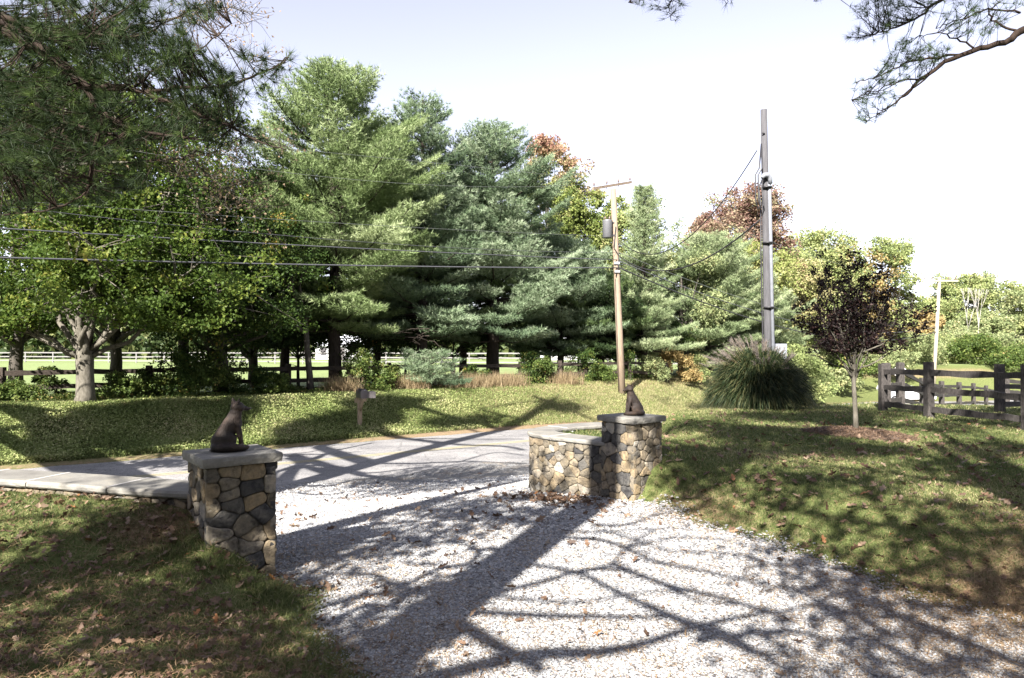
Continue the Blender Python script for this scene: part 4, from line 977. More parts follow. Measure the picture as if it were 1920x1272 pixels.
def redtop(P, t): return np.clip(t*.55+np.clip((P[:, 2]-.72)/.28, 0, 1)*.75, 0, 1)
RB = 'broadleaf trees behind the pines'
broadleaf('sweetgum_tree', 'sweetgum with a narrow reddening tip rising just behind the broad middle pine', (2.2, 41), hpx(236, 41), 1.9, 3, .2, M['sweetgum'], M['bark_grey'], 34, 14, 44, .18, seed=12, group=RB, tintfn=redtop, cr=.5)
broadleaf('sweetgum_tree', 'sweetgum with a rusty pointed top behind the crossarm of the leaning pole', (4.4, 41.5), hpx(272, 41.5), 2.4, 1.5, .22, M['sweetgum'], M['bark_grey'], 44, 16, 44, .18, seed=13, group=RB, tintfn=redtop, cr=.42)
broadleaf('sweetgum_tree', 'yellow-green tree low behind the leaning utility pole', (6.6, 40), hpx(400, 40), 2.6, 1, .18, M['yellowgreen'], M['bark_grey'], 22, 14, 40, .19, seed=14, group=RB)
broadleaf('thin_tree', 'thin feathery tree with a see-through top right of the leaning utility pole', (9.4, 46), hpx(330, 46), 2.0, 3, .16, M['olive'], M['bark_pale'], 14, 12, 16, .16, seed=15, group=RB, shape='cone', sparse=.7)
broadleaf('thin_tree', 'sparse thin-crowned tree left of the red tree', (11.0, 48), hpx(395, 48), 1.9, 3, .15, M['olive'], M['bark_pale'], 12, 12, 14, .16, seed=16, group=RB, sparse=.7)
X = (1278-960)/1280*43; broadleaf('broadleaf_tree', 'olive leafy tree in front of the red tree, left of the wide pale pine', (X, 43), hpx(440, 43), 2.9, .8, .2, M['olive'], M['bark_grey'], 26, 16, 44, .18, seed=17, group=RB)
X = (1382-960)/1280*56; broadleaf('red_tree', 'round tree with dull red autumn leaves behind the tall grey pole', (X, 56), hpx(350, 56), 4.1, 4.5, .26, M['redleaf'], M['bark_grey'], 34, 18, 46, .24, seed=18, group=RB)
X = (1318-960)/1280*58; broadleaf('red_tree', 'lower dull red tree at the left side of the round red one', (X, 58), hpx(400, 58), 2.4, 4.0, .2, M['redleaf'], M['bark_grey'], 16, 14, 40, .24, seed=19, group=RB)
X = (1470-960)/1280*53; broadleaf('pale_tree', 'pinkish pale-leaved tree between the tall grey pole and the purple-leaved tree', (X, 53), hpx(445, 53), 3.6, .3, .2, M['sweetgum'], M['bark_grey'], 30, 16, 44, .22, seed=20, group=RB, tintfn=lambda P, t: np.clip(.3+t*.45, 0, 1))
X = (1530-960)/1280*66; broadleaf('broadleaf_tree', 'yellow-green tree behind the purple-leaved tree, lower than its right neighbour', (X, 66), hpx(430, 66), 5.0, .5, .25, M['yellowgreen'], M['bark_grey'], 28, 16, 42, .27, seed=21, group=RB)
X = (1592-960)/1280*68; broadleaf('pale_tree', 'faded orange-brown tree between two green ones behind the purple-leaved tree', (X, 68), hpx(440, 68), 4.6, .5, .25, M['orange'], M['bark_grey'], 24, 16, 40, .27, seed=22, group=RB)
X = (1655-960)/1280*67; broadleaf('broadleaf_tree', 'tall green broadleaf tree rising right behind the purple-leaved tree', (X, 67), hpx(418, 67), 3.6, .5, .28, M['yellowgreen'], M['bark_grey'], 30, 16, 42, .26, seed=23, group=RB, tintfn=lambda P, t: t*.7, sparse=.85)
X = (1500-960)/1280*60; broadleaf('broadleaf_tree', 'pale yellow-green tree filling the gap right of the tall grey pole', (X, 60), hpx(462, 60), 4.6, .3, .25, M['yellowgreen'], M['bark_grey'], 34, 18, 46, .25, seed=27, group=RB)
X = (1405-960)/1280*50; broadleaf('pale_tree', 'pinkish green tree just below the round red tree', (X, 50), hpx(435, 50), 3.6, .3, .2, M['sweetgum'], M['bark_grey'], 30, 16, 46, .22, seed=28, group=RB, tintfn=lambda P, t: np.clip(.2+t*.45, 0, 1))
X = (1480-960)/1280*45; broadleaf('bush', 'bright green bush beside the foot of the tall grey pole', (X, 45), 3.6, 2.6, .1, 0, M['yellowgreen'], None, 18, 14, 40, .2, seed=24, shape='bush', cat='bush', group='bushes beyond the road', tintfn=lambda P, t: t*.7)
GF = 'distant trees at the right'
for i, (px, Y, top, rx, mt_, lab) in enumerate([
    (1712, 96, 585, 5.0, 'orange', 'distant rusty orange tree left of the pale far pole'),
    (1745, 112, 560, 4.5, 'yellowgreen', 'distant yellow-green tree whose top shows left of the pale far pole'),
    (1800, 112, 512, 6.2, 'yellowgreen', 'large distant yellow-green tree right of the pale far pole'),
    (1862, 114, 510, 6.5, 'olive', 'large distant olive tree above the small far pole'),
    (1925, 116, 528, 6.0, 'yellowgreen', 'distant yellow-green tree cut by the right edge'),
    (1835, 98, 590, 5.0, 'olive', 'distant lower olive tree behind the bare white stems'),
    (1770, 95, 610, 4.5, 'olive', 'dull green distant tree beside the pale far pole'),
    (1905, 96, 600, 4.8, 'yellowgreen', 'distant lower tree behind the small far pole'),
    (2010, 100, 560, 7.0, 'olive', 'distant tree just past the right edge')]):
    broadleaf('distant_tree', lab, ((px-960)/1280*Y, Y), hpx(top, Y), rx, .5, .3, M[mt_], M['bark_grey'], 34, 15, 40, .38, seed=40+i, group=GF, cr=.34)
GB = 'bushes beyond the road'
for i, (px, Y, top, rx, mt_, lab) in enumerate([
    (1560, 60, 655, 3.0, 'brush', 'dark green bush low behind the stem of the purple-leaved tree'),
    (1625, 66, 640, 4.0, 'olive', 'pale green bush right of the stem of the purple-leaved tree'),
    (1690, 74, 632, 4.5, 'olive', 'broad pale bush behind the diamond road sign'),
    (1735, 80, 640, 4.0, 'yellowgreen', 'yellow-green bush at the foot of the pale far pole'),
    (1790, 80, 628, 4.5, 'olive', 'greyish bush behind the middle of the split-rail fence'),
    (1835, 76, 640, 3.6, 'brush', 'darker brownish bush behind the split-rail fence'),
    (1885, 80, 635, 4.2, 'olive', 'pale bush at the foot of the small far pole'),
    (1940, 74, 640, 4.5, 'brush', 'green bush at the right edge behind the fence'),
    (1540, 56, 668, 2.4, 'olive', 'low rounded bush behind the right side of the ornamental grass'),
    (1590, 75, 650, 4.0, 'yellowgreen', 'light green bush further back behind the purple-leaved tree')]):
    broadleaf('bush', lab, ((px-960)/1280*Y, Y), hpx(top, Y)+.3, rx, .05, 0, M[mt_], None, 22, 14, 36, .24, seed=60+i, group=GB, shape='bush', cat='bush', cr=.4)
for px, lab in ((1812, 'left of two bare white-barked tree stems among the distant trees'), (1832, 'right of two bare white-barked tree stems among the distant trees')):
    Y = 90; x = (px-960)/1280*Y; t = thing('bare_tree', lab, 'tree', (x, Y, 0), 'bare white stems'); q = MB(); rs = random.Random(px)
    def br(p, d, L, r_, dep):
        e = p+d*L; m = (p+e)/2+Vector((rs.uniform(-.1,.1),0,rs.uniform(-.1,.1)))*L*.6; q.tube([p, m, e], [r_, r_*.8, r_*.6], 5)
        if dep:
            for _ in range(3): br(e, (d+Vector((rs.uniform(-.4,.4), rs.uniform(-.3,.3), rs.uniform(.1,.5)))).normalized(), L*.62, r_*.6, dep-1)
    br(Vector((0,0,0)), Vector((.05,0,1)), 4.4, .055, 3); q.build('trunk', M['bark_white'], t)

# undergrowth along the dark fence -------------------------------------------
GU = 'shrubs and vines along the dark fence'
shr = [(-60,9.2,1.3,.9,'brush','leafy shrub at the left edge under the maple'),(35,8.8,.55,.8,'brush','dark low shrub by the leftmost fence post'),(95,9.6,1.1,.55,'brush','thin shrub reaching over the fence left of the maple trunk'),
       (225,8.4,.8,.7,'brush','sunlit shrub just right of the maple trunk'),(285,9.0,1.0,.85,'brush','leafy shrub against the fence between maple and vine-covered tree'),(335,8.5,1.5,.9,'darkleaf','tall dark shrub left of the vine-covered tree'),
       (395,8.6,1.2,.9,'brush','green shrub at the foot of the vine-covered tree'),(470,8.5,1.1,.8,'darkleaf','dark shrub right of the vine-covered tree'),(520,8.3,.7,.7,'brush','low dark shrub behind the left fox'),
       (690,8.2,1.6,.9,'brush','yellowish vine shrub behind the mailbox'),(668,9.8,2.0,.8,'darkleaf','tall dark vine mass right of the big left pine trunk'),(735,8.6,.9,.7,'brush','small green shrub right of the mailbox'),
       (890,8.5,.9,.7,'darkleaf','dark shrub left of the wide double trunk'),(985,9.4,1.5,.9,'darkleaf','dark shrub right of the wide double trunk'),(1015,8.6,1.2,.9,'brush','green shrub under the lower white pine'),
       (1085,9.2,1.7,1.1,'darkleaf','large dark shrub left of the utility pole'),(1120,8.7,1.0,.8,'brush','low shrub at the foot of the dark pine'),(1180,9.6,1.5,1.0,'darkleaf','dark shrub right of the utility pole foot'),
       (1222,9.2,1.3,.9,'olive','pale shrub right of the narrow-tipped pine')]
for i, (px, n_, h_, rx, mt_, lab) in enumerate(shr):
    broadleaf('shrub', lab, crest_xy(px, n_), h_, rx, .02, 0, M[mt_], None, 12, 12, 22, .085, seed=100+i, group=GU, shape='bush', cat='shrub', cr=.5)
X = crest_xy(1265, 9.5); broadleaf('shrub', 'orange and yellow autumn shrub left of the ornamental grass', X, 1.9, 1.25, .02, 0, M['orange'], None, 16, 14, 34, .11, seed=140, shape='bush', cat='shrub', cr=.42)
X = crest_xy(1310, 10); broadleaf('shrub', 'yellow-leaved shrub close to the left side of the ornamental grass', X, 1.6, 1.1, .02, 0, M['yellowgreen'], None, 14, 14, 30, .11, seed=141, shape='bush', cat='shrub', cr=.42)
X = crest_xy(805, 8.0); pine('young_pine', 'young blue-green pine sapling in front of the dark fence', X, 1.55, 1.35, .25, .05, M['needle_blue'], 21, lambda f: 1-.6*f, None, dens=1.5, tl=.13, tw=.014)
def drytuft(px, n_, cnt, label):
    x, y = crest_xy(px, n_); t = thing('dry_grass_clump', label, 'grass clump', (x, y, gz(x, y)), 'dry grass clumps under the pines')
    r2 = np.random.default_rng(px); C = np.stack([r2.normal(0,.38,cnt).clip(-.8,.8), r2.normal(0,.2,cnt).clip(-.5,.5), np.zeros(cnt)], 1); V, Fa, T = tufts(C, np.tile([[0,0,1.]], (cnt,1)), 3, .62, .016, .25); np_mesh('blades', V, Fa, M['drygrass'], t, {'tint': T})
for px, lab in ((770,'dry grass clump left of the pine sapling'),(858,'dry grass clump right of the pine sapling'),(885,'dry grass clump left of the wide double trunk'),(925,'dry grass clump at the foot of the wide double trunk'),(958,'dry grass clump right of the wide double trunk'),(640,'dry grass clump at the foot of the big left pine'),(1060,'dry grass clump at the foot of the lower pine')):
    drytuft(px, 8.0, 260, lab)
# far woodland behind the pasture
n = 40000; px = rng.uniform(-500, 1500, n); Y = rng.uniform(125, 165, n); x = (px-960)/1280*Y; hmax = 8.5+2.5*np.sin(x*.11)+1.8*np.sin(x*.31+1)+rng.normal(0,.5,n)
C = np.stack([x, Y, rng.random(n)**.8*hmax-.2], 1); V, Fa, T = leaves(C, 1.5, .5, None, .8)
tag(np_mesh('distant_woods', V, Fa, M['misc'], None, {'tint': T}), kind='stuff')

# ------------------------------------------------------------------ ornamental grass, purple tree
def miscanthus():
    x, y, _ = W(1422, 763, 16.9); z = gz(x, y); t = thing('ornamental_grass', 'big dark mound of ornamental grass with feathery pinkish plumes at the foot of the tall grey pole', 'ornamental grass', (x, y, z))
    r2 = np.random.default_rng(4); n = 15000; th = r2.random(n)*2*math.pi; rr = np.sqrt(r2.random(n))*.95
    bx0 = np.stack([np.cos(th)*rr*.72, np.sin(th)*rr*.5, np.zeros(n)], 1); out = np.stack([np.cos(th), np.sin(th), np.zeros(n)], 1)
    k = 7; ph = np.arcsin(np.clip(r2.random(n)*1.02-.02, 0, 1)); q_ = 1-.28*r2.random(n)**1.5; hr = 1.42*np.cos(ph)*q_; hz = (1.52*np.sin(ph)*q_+r2.normal(0,.07,n)).clip(.03, 2)
    sq = out*np.array([1, .8, 1]); tip = sq*hr[:,None]+r2.normal(0,.06,(n,3)); tip[:,2] = hz; base0 = sq*(.55*np.cos(ph)*r2.random(n)**.6)[:,None]
    side = np.stack([-out[:,1], out[:,0], np.zeros(n)], 1)*.5+r2.normal(0,.5,(n,3))*[1,1,0]; side = unit(side); V = []
    m_ = base0+(tip-base0)*(.50+.12*r2.random(n))[:,None]+r2.normal(0,.05,(n,3)); m_[:,2] = np.maximum(hz*1.02+.42*np.cos(ph), .75)+r2.normal(0,.08,n)
    for i in range(k):
        s = i/(k-1); c = (1-s)**2*base0+2*s*(1-s)*m_+s*s*tip; c[:,2] = np.maximum(c[:,2], .02); wd = .011*(1-s)**.6+.0015
        V += [c-side*wd, c+side*wd]
    V = np.stack(V, 1).reshape(-1, 3); b0 = np.arange(n)[:,None]*2*k
    Fa = np.concatenate([np.stack([b0[:,0]+2*i, b0[:,0]+2*i+1, b0[:,0]+2*i+3, b0[:,0]+2*i+2], 1) for i in range(k-1)])
    np_mesh('blades', V, Fa, M['needle_misc'], t, {'tint': np.repeat(r2.random(n), 2*k)})
    n = 80; th = r2.random(n)*2*math.pi; C = []; D = []
    st = MB()
    for i in range(n):
        rr = r2.random()**.5; o = np.array([math.cos(th[i]), math.sin(th[i])*.8]); e = np.array([o[0]*1.25*rr-.18, o[1]*1.1*rr, 1.74-.62*rr**2+r2.normal(0,.07)])
        a = np.array([o[0]*.5*rr, o[1]*.5*rr, .9]); d = unit((e-a)[None])[0]; st.tube([tuple(a), tuple(e)], [.004,.003], 3, cap=False)
        for j in range(9): C.append(e-d*.028*j+r2.normal(0,.008,3)); D.append(d+np.array([-.25,0,-.05]))
    V, Fa, T = tufts(np.array(C), np.array(D), 6, .1, .007, .35); pl = np_mesh('plumes', V, Fa, M['plume'], t, {'tint': T}); st.build('stems', M['drygrass'], t)
M['needle_misc'] = leaf_mat('grassblade', [(0,(.01,.02,.008)), (.6,(.03,.048,.018)), (1,(.13,.125,.055))], .3)  # blade colours darkened to stand in for the shade over the clump
miscanthus()
def purple_tree():
    x, y, _ = W(1603, 812, 11.4); z = gz(x, y); sc = 12.6/14.3
    y = 1.52*F/157 if False else y
    t = thing('purple_leaf_tree', 'young dark purple-leaved tree with a slim pale stem in a ring of mulch', 'tree', (x, y, z-.03)); k = y/F
    r2 = np.random.default_rng(9); tr = MB()
    def P(px, py, d=0): return np.array([(px-1602)*k, d, (812-py)*k])
    tr.tube([tuple(P(1603,816)), tuple(P(1602,770)), tuple(P(1600,730)), tuple(P(1599,712)), tuple(P(1600,660)), tuple(P(1604,600)), tuple(P(1602,540))], [.048,.038,.035,.034,.022,.014,.008], 10)
    tips = [(1526,512),(1548,500),(1530,600),(1540,560),(1560,540),(1578,478),(1590,520),(1603,500),(1625,490),(1640,520),(1660,540),(1680,570),(1670,600),(1655,560),(1615,560),(1585,580),(1520,580),(1690,585),(1600,540),(1570,610),(1640,600),(1548,620),(1620,520),(1660,500),(1527,478),(1508,560),(1512,600),(1532,640),(1692,560),(1688,612),(1668,642),(1545,655),(1655,655)]
    C = []
    for i, (a, b_) in enumerate(tips):
        dd = r2.normal(0,.42); s = P(1600, 712-r2.uniform(-6,75)); e = P(a, b_, dd); m = s+(e-s)*[.5,.5,.42]; pts = bez(s, m, e, 9); pts[1:] += r2.normal(0,.018,(8,3))
        tr.tube([tuple(p) for p in pts], list(np.linspace(.016,.003,9)), 6)
        for j in range(3, 9):
            for q in range(4):
                o = r2.normal(0,1,3); o[2] = abs(o[2])*.8; o = o/np.linalg.norm(o)*r2.uniform(.06,.30)*(1 if j < 8 else .5); p1 = pts[j]+o
                tr.tube([tuple(pts[j]), tuple(p1)], [.004,.002], 3, cap=False)
                for w_ in np.linspace(.25, 1, 6): C.append(pts[j]+(p1-pts[j])*w_)
    C = np.array(C); C = C[(C[:,2] > (812-655)*k)]
    C = C[r2.random(len(C)) < .40]; Pp = np.repeat(C, 5, 0)+r2.normal(0,.035,(len(C)*5,3)); V, Fa, T = leaves(Pp, .055, .4, None, .6); np_mesh('crown', V, Fa, M['purple'], t, {'tint': T}); tr.build('trunk', M['bark_pale'], t)
    # mulch ring
    q = MB(); n = 48; vs = []; rings = [0,.3,.6,.85,1.0,1.08]
    for r_ in rings:
        for j in range(n):
            a = 2*math.pi*j/n; wob = 1+.06*math.sin(3*a)+.05*math.sin(5*a+1); X_, Y_ = x+.05+math.cos(a)*.86*r_*wob, y+math.sin(a)*.66*r_*wob; vs.append((X_, Y_, gz(X_, Y_)+.012+.085*(1-r_**3) if r_ < 1.05 else gz(X_, Y_)-.05))
    fs = [(i*n+j, i*n+(j+1) % n, (i+1)*n+(j+1) % n, (i+1)*n+j) for i in range(len(rings)-1) for j in range(n)]
    q.add(vs, fs, .5, True); mo = q.build('mulch_bed', M['mulch'], None); tag(mo, kind='stuff')
    m = 5200; a = r2.random(m)*2*math.pi; r_ = np.sqrt(r2.random(m))*1.06; X_, Y_ = x+.05+np.cos(a)*.88*r_, y+np.sin(a)*.68*r_; C = np.stack([X_, Y_, zq(X_, Y_)+.018+.085*np.clip(1-r_**3,0,1)], 1)
    V, Fa, T = leaves(C, .075, 0, None, .16, .6, .35); tag(np_mesh('mulch_chips', V, Fa, M['chips'], None, {'tint': T}), kind='stuff')
M['chips'] = leaf_mat('chips', [(0,(.04,.025,.018)), (1,(.2,.13,.085))], .1)
M['mulch'] = plain_mat('mulch', (.07,.045,.03), .95, 0, .5, 40)
purple_tree()

# ------------------------------------------------------------------ trees behind and beside the camera that cast the shade, built along the sun's rays
def lift(P, B, jit):
    """ground points P -> points at the tree standing at B, up along the sun's rays"""
    P = np.atleast_2d(P); D = (P[:, :2]-B[None]) @ SD + jit; Q = P.copy(); Q[:, 0] -= SD[0]*D; Q[:, 1] -= SD[1]*D; Q[:, 2] += TAN*D
    return Q
def shade_tree(name, label, B, Ht, trunk_r, lines, blobs_, leafm, bark, leafsize=.13, seed=0, dj=1.2, needle=False, twigs=True, trunk_top=None):
    r2 = np.random.default_rng(seed); B = np.array(B, float); z0 = gz(*B) if B[1] > -7 else .2
    t = thing(name, label, 'tree', (B[0], B[1], z0), 'trees whose limbs shade the driveway'); O = np.array([B[0], B[1], z0]); tr = MB()
    tp = [(.0,0,-.2),(.02,0,Ht*.3),(-.03,.03,Ht*.55),(.03,0,Ht*.75),(.0,0,Ht*.9),(0,0,Ht)]; tr.tube(tp, [trunk_r*f for f in (1.25,1.02,.96,.88,.62,.12)], 12)
    nodes = [np.array([[0,0,Ht*.6]])]
    for (pts, w0, w1) in lines:
        a = np.array(pts, float); g_ = G(a[:,0], a[:,1]); off = r2.normal(0, .5); q = lift(g_, B, off+np.cumsum(r2.normal(0,.12,len(a))))-O
        q = catmull(q, 3) if len(q) > 2 else q; tr.tube([tuple(p) for p in q], list(np.linspace(w0, w1, len(q))), 7); nodes.append(q)
        s_ = q[0]; near = np.array([0,0,min(Ht*.97, max(1.5, s_[2]-.3*np.hypot(s_[0], s_[1])))])
        if twigs and (len(pts) and w0 > .045): tr.tube([tuple(near), tuple((near+s_)/2+r2.normal(0,.05,3)), tuple(s_)], [w0*1.3, w0*1.1, w0], 7)
    N = np.concatenate(nodes)
    CC = []
    for (px, py, rx, ry, dens) in blobs_:
        Hh = 1.5 if py > 850 else 1.9
        # world area of this ellipse
        gy_ = np.linspace(py-ry, py+ry, 15); wv = 2*rx*np.sqrt(np.clip(1-((gy_-py)/ry)**2, 0, 1)); area = np.sum(wv*Hh*Hh*F/np.maximum(60, gy_-HY)**3)*(gy_[1]-gy_[0])
        n = int(2.6*dens*area/(leafsize**2*.30)); n = min(n, 26000); nc = max(3, n//(34 if not needle else 30)); k = 0; got = []
        dmin = max(60, py-ry-HY)
        while len(got) < nc:
            a, r_ = r2.random()*2*math.pi, math.sqrt(r2.random()); x_, y_ = px+rx*r_*math.cos(a), py+ry*r_*math.sin(a)
            if r2.random() < (dmin/max(60, y_-HY))**3: got.append((x_, y_))
        got = np.array(got); q = lift(G(got[:,0], got[:,1]), B, r2.normal(0, dj, nc))-O; CC.append(q)
    if CC:
        C = np.concatenate(CC)
        for p in C[::5]:
            j = np.argmin(((N-p)**2).sum(1)); s_ = N[j]
            if np.linalg.norm(p-s_) < 6 and twigs: tr.tube([tuple(s_), tuple((s_+p)/2+r2.normal(0,.1,3)), tuple(p)], [.012,.008,.004], 4, cap=False)
        if needle:
            C2 = np.repeat(C, 5, 0)+r2.normal(0,.13,(len(C)*5,3)); V, Fa, T = tufts(C2, r2.normal(0,.6,(len(C2),3))+[0,0,.8], 9, .17, .016, .8)
        else:
            P = np.repeat(C, 34, 0)+r2.normal(0,.20,(len(C)*34,3)); V, Fa, T = leaves(P, leafsize, .6, None, .75)
        np_mesh('crown', V, Fa, leafm, t, {'tint': T})
    tr.build('trunk', bark, t); return t
M['needle_over_shaded'] = leaf_mat('needle_over_shaded', [(0,(.008,.015,.006)), (.5,(.027,.046,.016)), (1,(.1,.145,.04))], .3)  # needles darkened to stand in for shade from the canopy above
M['bark_dark'] = wood_mat('bark_dark', (.014,.009,.007), (.05,.033,.025))  # limb bark with the canopy shade put into its dark colour
L1 = [
 ([(905,1125),(925,1117),(971,1104),(1021,1092),(1079,1073),(1117,1065),(1150,1058),(1175,1029),(1225,996)], .035, .018),
 ([(987,1058),(1079,1073),(1146,1104),(1208,1133),(1258,1158),(1300,1175),(1400,1215)], .024, .03),
 ([(880,1146),(1042,1154),(1150,1157),(1250,1158)], .03, .018),
 ([(850,1160),(917,1200),(971,1229),(1020,1255)], .05, .03),
 ([(971,1229),(1042,1225),(1125,1221),(1208,1204),(1300,1175),(1400,1152),(1500,1140),(1600,1100)], .05, .012),
 ([(1050,1008),(1125,1012),(1175,1029),(1233,1054),(1300,1067),(1400,1090),(1500,1115),(1600,1150)], .03, .016),
 ([(1060,1000),(1120,997),(1208,994),(1292,990)], .022, .012),
 ([(1150,1058),(1200,1080),(1277,1105),(1355,1122),(1440,1150)], .03, .022),
 ([(1000,1045),(917,1029),(896,1042),(875,1058),(825,1067),(758,1100),(708,1112),(646,1125),(583,1146)], .035, .02),
 ([(896,1042),(893,1028),(867,1017),(833,1010)], .025, .015),
 ([(758,1102),(730,1090),(708,1079),(658,1075),(604,1075)], .03, .015),
 ([(770,1105),(760,1120),(740,1135),(700,1150)], .05, .03),
 ([(1040,985),(960,975),(900,960),(840,965)], .04, .02),
 ([(1110,985),(1180,985),(1240,965),(1330,950)], .03, .015),
 ([(1175,1029),(1260,1010),(1360,1015),(1450,1040)], .02, .012),
 ([(1300,1200),(1380,1190),(1470,1180),(1560,1200)], .035, .02),
 ([(1200,1128),(1277,1159),(1355,1182),(1417,1221),(1500,1270)], .028, .02),
 ([(1079,1073),(1140,1068),(1210,1080),(1290,1120),(1380,1135)], .022, .012), ([(925,1117),(1010,1125),(1100,1128),(1200,1112),(1300,1110)], .02, .01), ([(1130,995),(1180,1010),(1260,1035),(1380,1040),(1480,1075)], .024, .01)]
B1 = [(700,1215,75,55,1.1),(760,1165,70,45,1.2),(660,1255,60,30,1.2),(820,1120,45,30,.7),(700,1015,150,22,1.3),(600,1030,70,35,1.3),(850,965,150,22,1.25),(980,950,120,28,1.0),(640,1050,60,25,1.1),
      (560,1200,60,40,.9),(820,945,110,14,.9),(1050,925,70,14,.6)]
T1 = (-3.42,-1.95)
shade_tree('shade_tree', 'bare-limbed driveway tree left behind the camera whose trunk shadow crosses the gravel', T1, 11.5, .25, [(p_, a_*1.25, b_*1.25) for p_, a_, b_ in L1], B1, M['darkleaf'], M['bark_grey'], seed=1, dj=.7)
# second shade tree: left lawn and pillar
B2 = [(430,985,70,22,1.1),(400,940,50,10,.6),(310,1020,110,18,.6),(120,1030,110,8,.4),(480,1110,110,50,.8),(300,1080,160,35,.75),(90,1066,110,20,.75),(130,1130,150,35,.95),(330,1170,130,35,.8),(500,1220,120,40,.95),(120,1215,130,40,.9),(330,1245,110,24,.6),(250,952,50,6,.4)]
L2 = [([(0,975),(100,968),(200,965),(300,958),(380,952)], .03, .02), ([(0,1100),(120,1080),(250,1050),(350,1010)], .06, .03), ([(100,1250),(250,1180),(400,1120)], .06, .04)]
shade_tree('shade_tree', 'leafy tree left behind the camera that dapples the left lawn', (-6.25,-2.6), 11, .24, L2, B2, M['darkleaf'], M['bark_grey'], seed=2)
# tree directly behind: right lawn
B3 = [(1330,800,70,9,.6),(1450,815,110,12,1.0),(1620,775,120,8,.8),(1560,845,130,13,.95),(1350,850,80,16,1.1),(1300,890,60,20,.9),(1450,895,90,14,.8),(1800,800,120,9,.6),(1860,845,110,14,.9),(1760,880,110,14,.7),(1620,905,90,13,.7),(1880,905,70,14,.9),
      (1330,950,60,12,.5),(1500,950,80,12,.6),(1680,960,90,14,.6),(1840,975,100,18,.75),(1560,1005,90,16,.55),(1450,1045,60,10,.5),(1730,1030,110,18,.55),(1880,1050,90,20,.7),
      (1640,1085,90,14,.5),(1560,1085,120,18,.7),(1700,1140,150,30,.7),(1560,1160,110,26,.7),(1850,1170,110,30,.65),(1480,1240,110,26,.5),(1650,1250,120,20,.7),(1820,1235,130,28,.9),(1880,1110,60,18,.8),(1460,782,120,6,.9),(1440,759,120,4,2.0),(1400,764,110,4,2.0),(1500,764,80,5,1.5)]
L3 = [([(1740,832),(1800,868),(1860,905),(1920,940),(1990,985)], .10, .15), ([(1640,815),(1720,850),(1820,900),(1920,960)], .04, .07), ([(1660,850),(1600,840),(1520,840),(1430,850)], .05, .03),
      ([(1820,900),(1740,900),(1640,905),(1540,900)], .06, .03), ([(1900,1000),(1780,1000),(1650,985),(1500,960),(1380,930)], .06, .03), ([(1750,1060),(1620,1080),(1500,1100)], .045, .02), ([(1920,1150),(1760,1110),(1600,1070),(1480,1055)], .05, .02),
      ([(1900,1240),(1750,1180),(1620,1130),(1520,1095)], .05, .025), ([(1250,830),(1350,815),(1500,800),(1650,805)], .05, .03)]
shade_tree('shade_tree', 'leafy tree straight behind the camera that dapples the right lawn', (.5,-4.2), 13, .2, L3, B3, M['darkleaf'], M['bark_grey'], seed=3)

# the white pine beside the left wall: its limbs hang into the picture and its shadow reaches the road and bank
L4 = [([(530,918),(550,890),(575,873),(610,858),(640,845)], .12, .05), ([(575,880),(560,868),(540,862)], .06, .04), ([(520,890),(562,875),(602,862),(620,852),(657,842),(700,833)], .06, .035),
      ([(570,877),(645,880),(690,889),(770,882),(850,876)], .04, .025), ([(535,912),(620,912),(670,902),(745,897)], .04, .025), ([(550,855),(620,856),(680,850)], .035, .02), ([(535,856),(590,851),(635,837)], .035, .02),
      ([(640,792),(682,800),(745,818),(795,830),(870,837),(945,840),(985,847)], .07, .05), ([(785,825),(845,825),(895,827),(985,826)], .035, .025), ([(745,855),(800,850),(900,842)], .03, .02), ([(860,870),(930,852),(985,856)], .03, .02),
      ([(880,868),(985,870)], .035, .03), ([(700,905),(830,880),(900,868)], .03, .02), ([(560,925),(620,928),(700,915),(800,905)], .03, .02),
      ([(100,843),(90,800),(75,780),(48,765)], .2, .1), ([(0,762),(60,768),(120,778),(180,768),(260,757)], .09, .05), ([(0,815),(60,805),(110,790),(160,778)], .12, .06),
      ([(760,762),(820,775),(870,800),(900,810)], .07, .04), ([(1000,745),(1060,765),(1120,790)], .07, .05), ([(900,770),(1000,756),(1100,752)], .05, .03), ([(600,840),(700,775),(760,752),(830,748)], .12, .07)]
B4 = [(180,812,75,22,1.3),(250,785,75,16,1.4),(140,835,50,10,1.0),(330,765,60,8,1.0),(330,815,70,16,1.3),(270,836,60,10,1.2),(400,790,50,18,1.3),(440,768,30,12,1.0),(310,790,40,8,.5),
      (590,815,50,17,1.5),(650,800,55,18,1.4),(700,785,40,12,1.2),(560,832,35,8,1.2),(720,758,60,6,1.0),(840,795,40,7,.7),(250,872,70,8,1.4),(340,870,60,8,1.3),(300,858,50,4,.8),(1060,765,40,6,.4),(905,790,40,6,.4),(1240,760,35,14,.0)]
T4 = (-7.9,6.0)
p4 = shade_tree('overhanging_pine', 'white pine beside the left wall whose dark limbs hang across the top left corner', T4, 17, .27, [(p_, a_*1.4, b_*1.4) for p_, a_, b_ in L4], [(x_, y_, u_, v_, 2.4*q_) for x_, y_, u_, v_, q_ in B4], M['needle_dark'], M['bark_pine'], .15, 4, .7, False)
O4 = np.array(p4.location)
def px_line(P, Y): P = np.array(P, float); Y = np.linspace(Y[0], Y[1], len(P)) if hasattr(Y, '__len__') else np.full(len(P), Y); return np.stack([(P[:,0]-CX)/F*Y, Y, H+(HY-P[:,1])/F*Y], 1)
def inpoly(P, poly): return poly_sd(P[:,0], P[:,1], poly) < 0
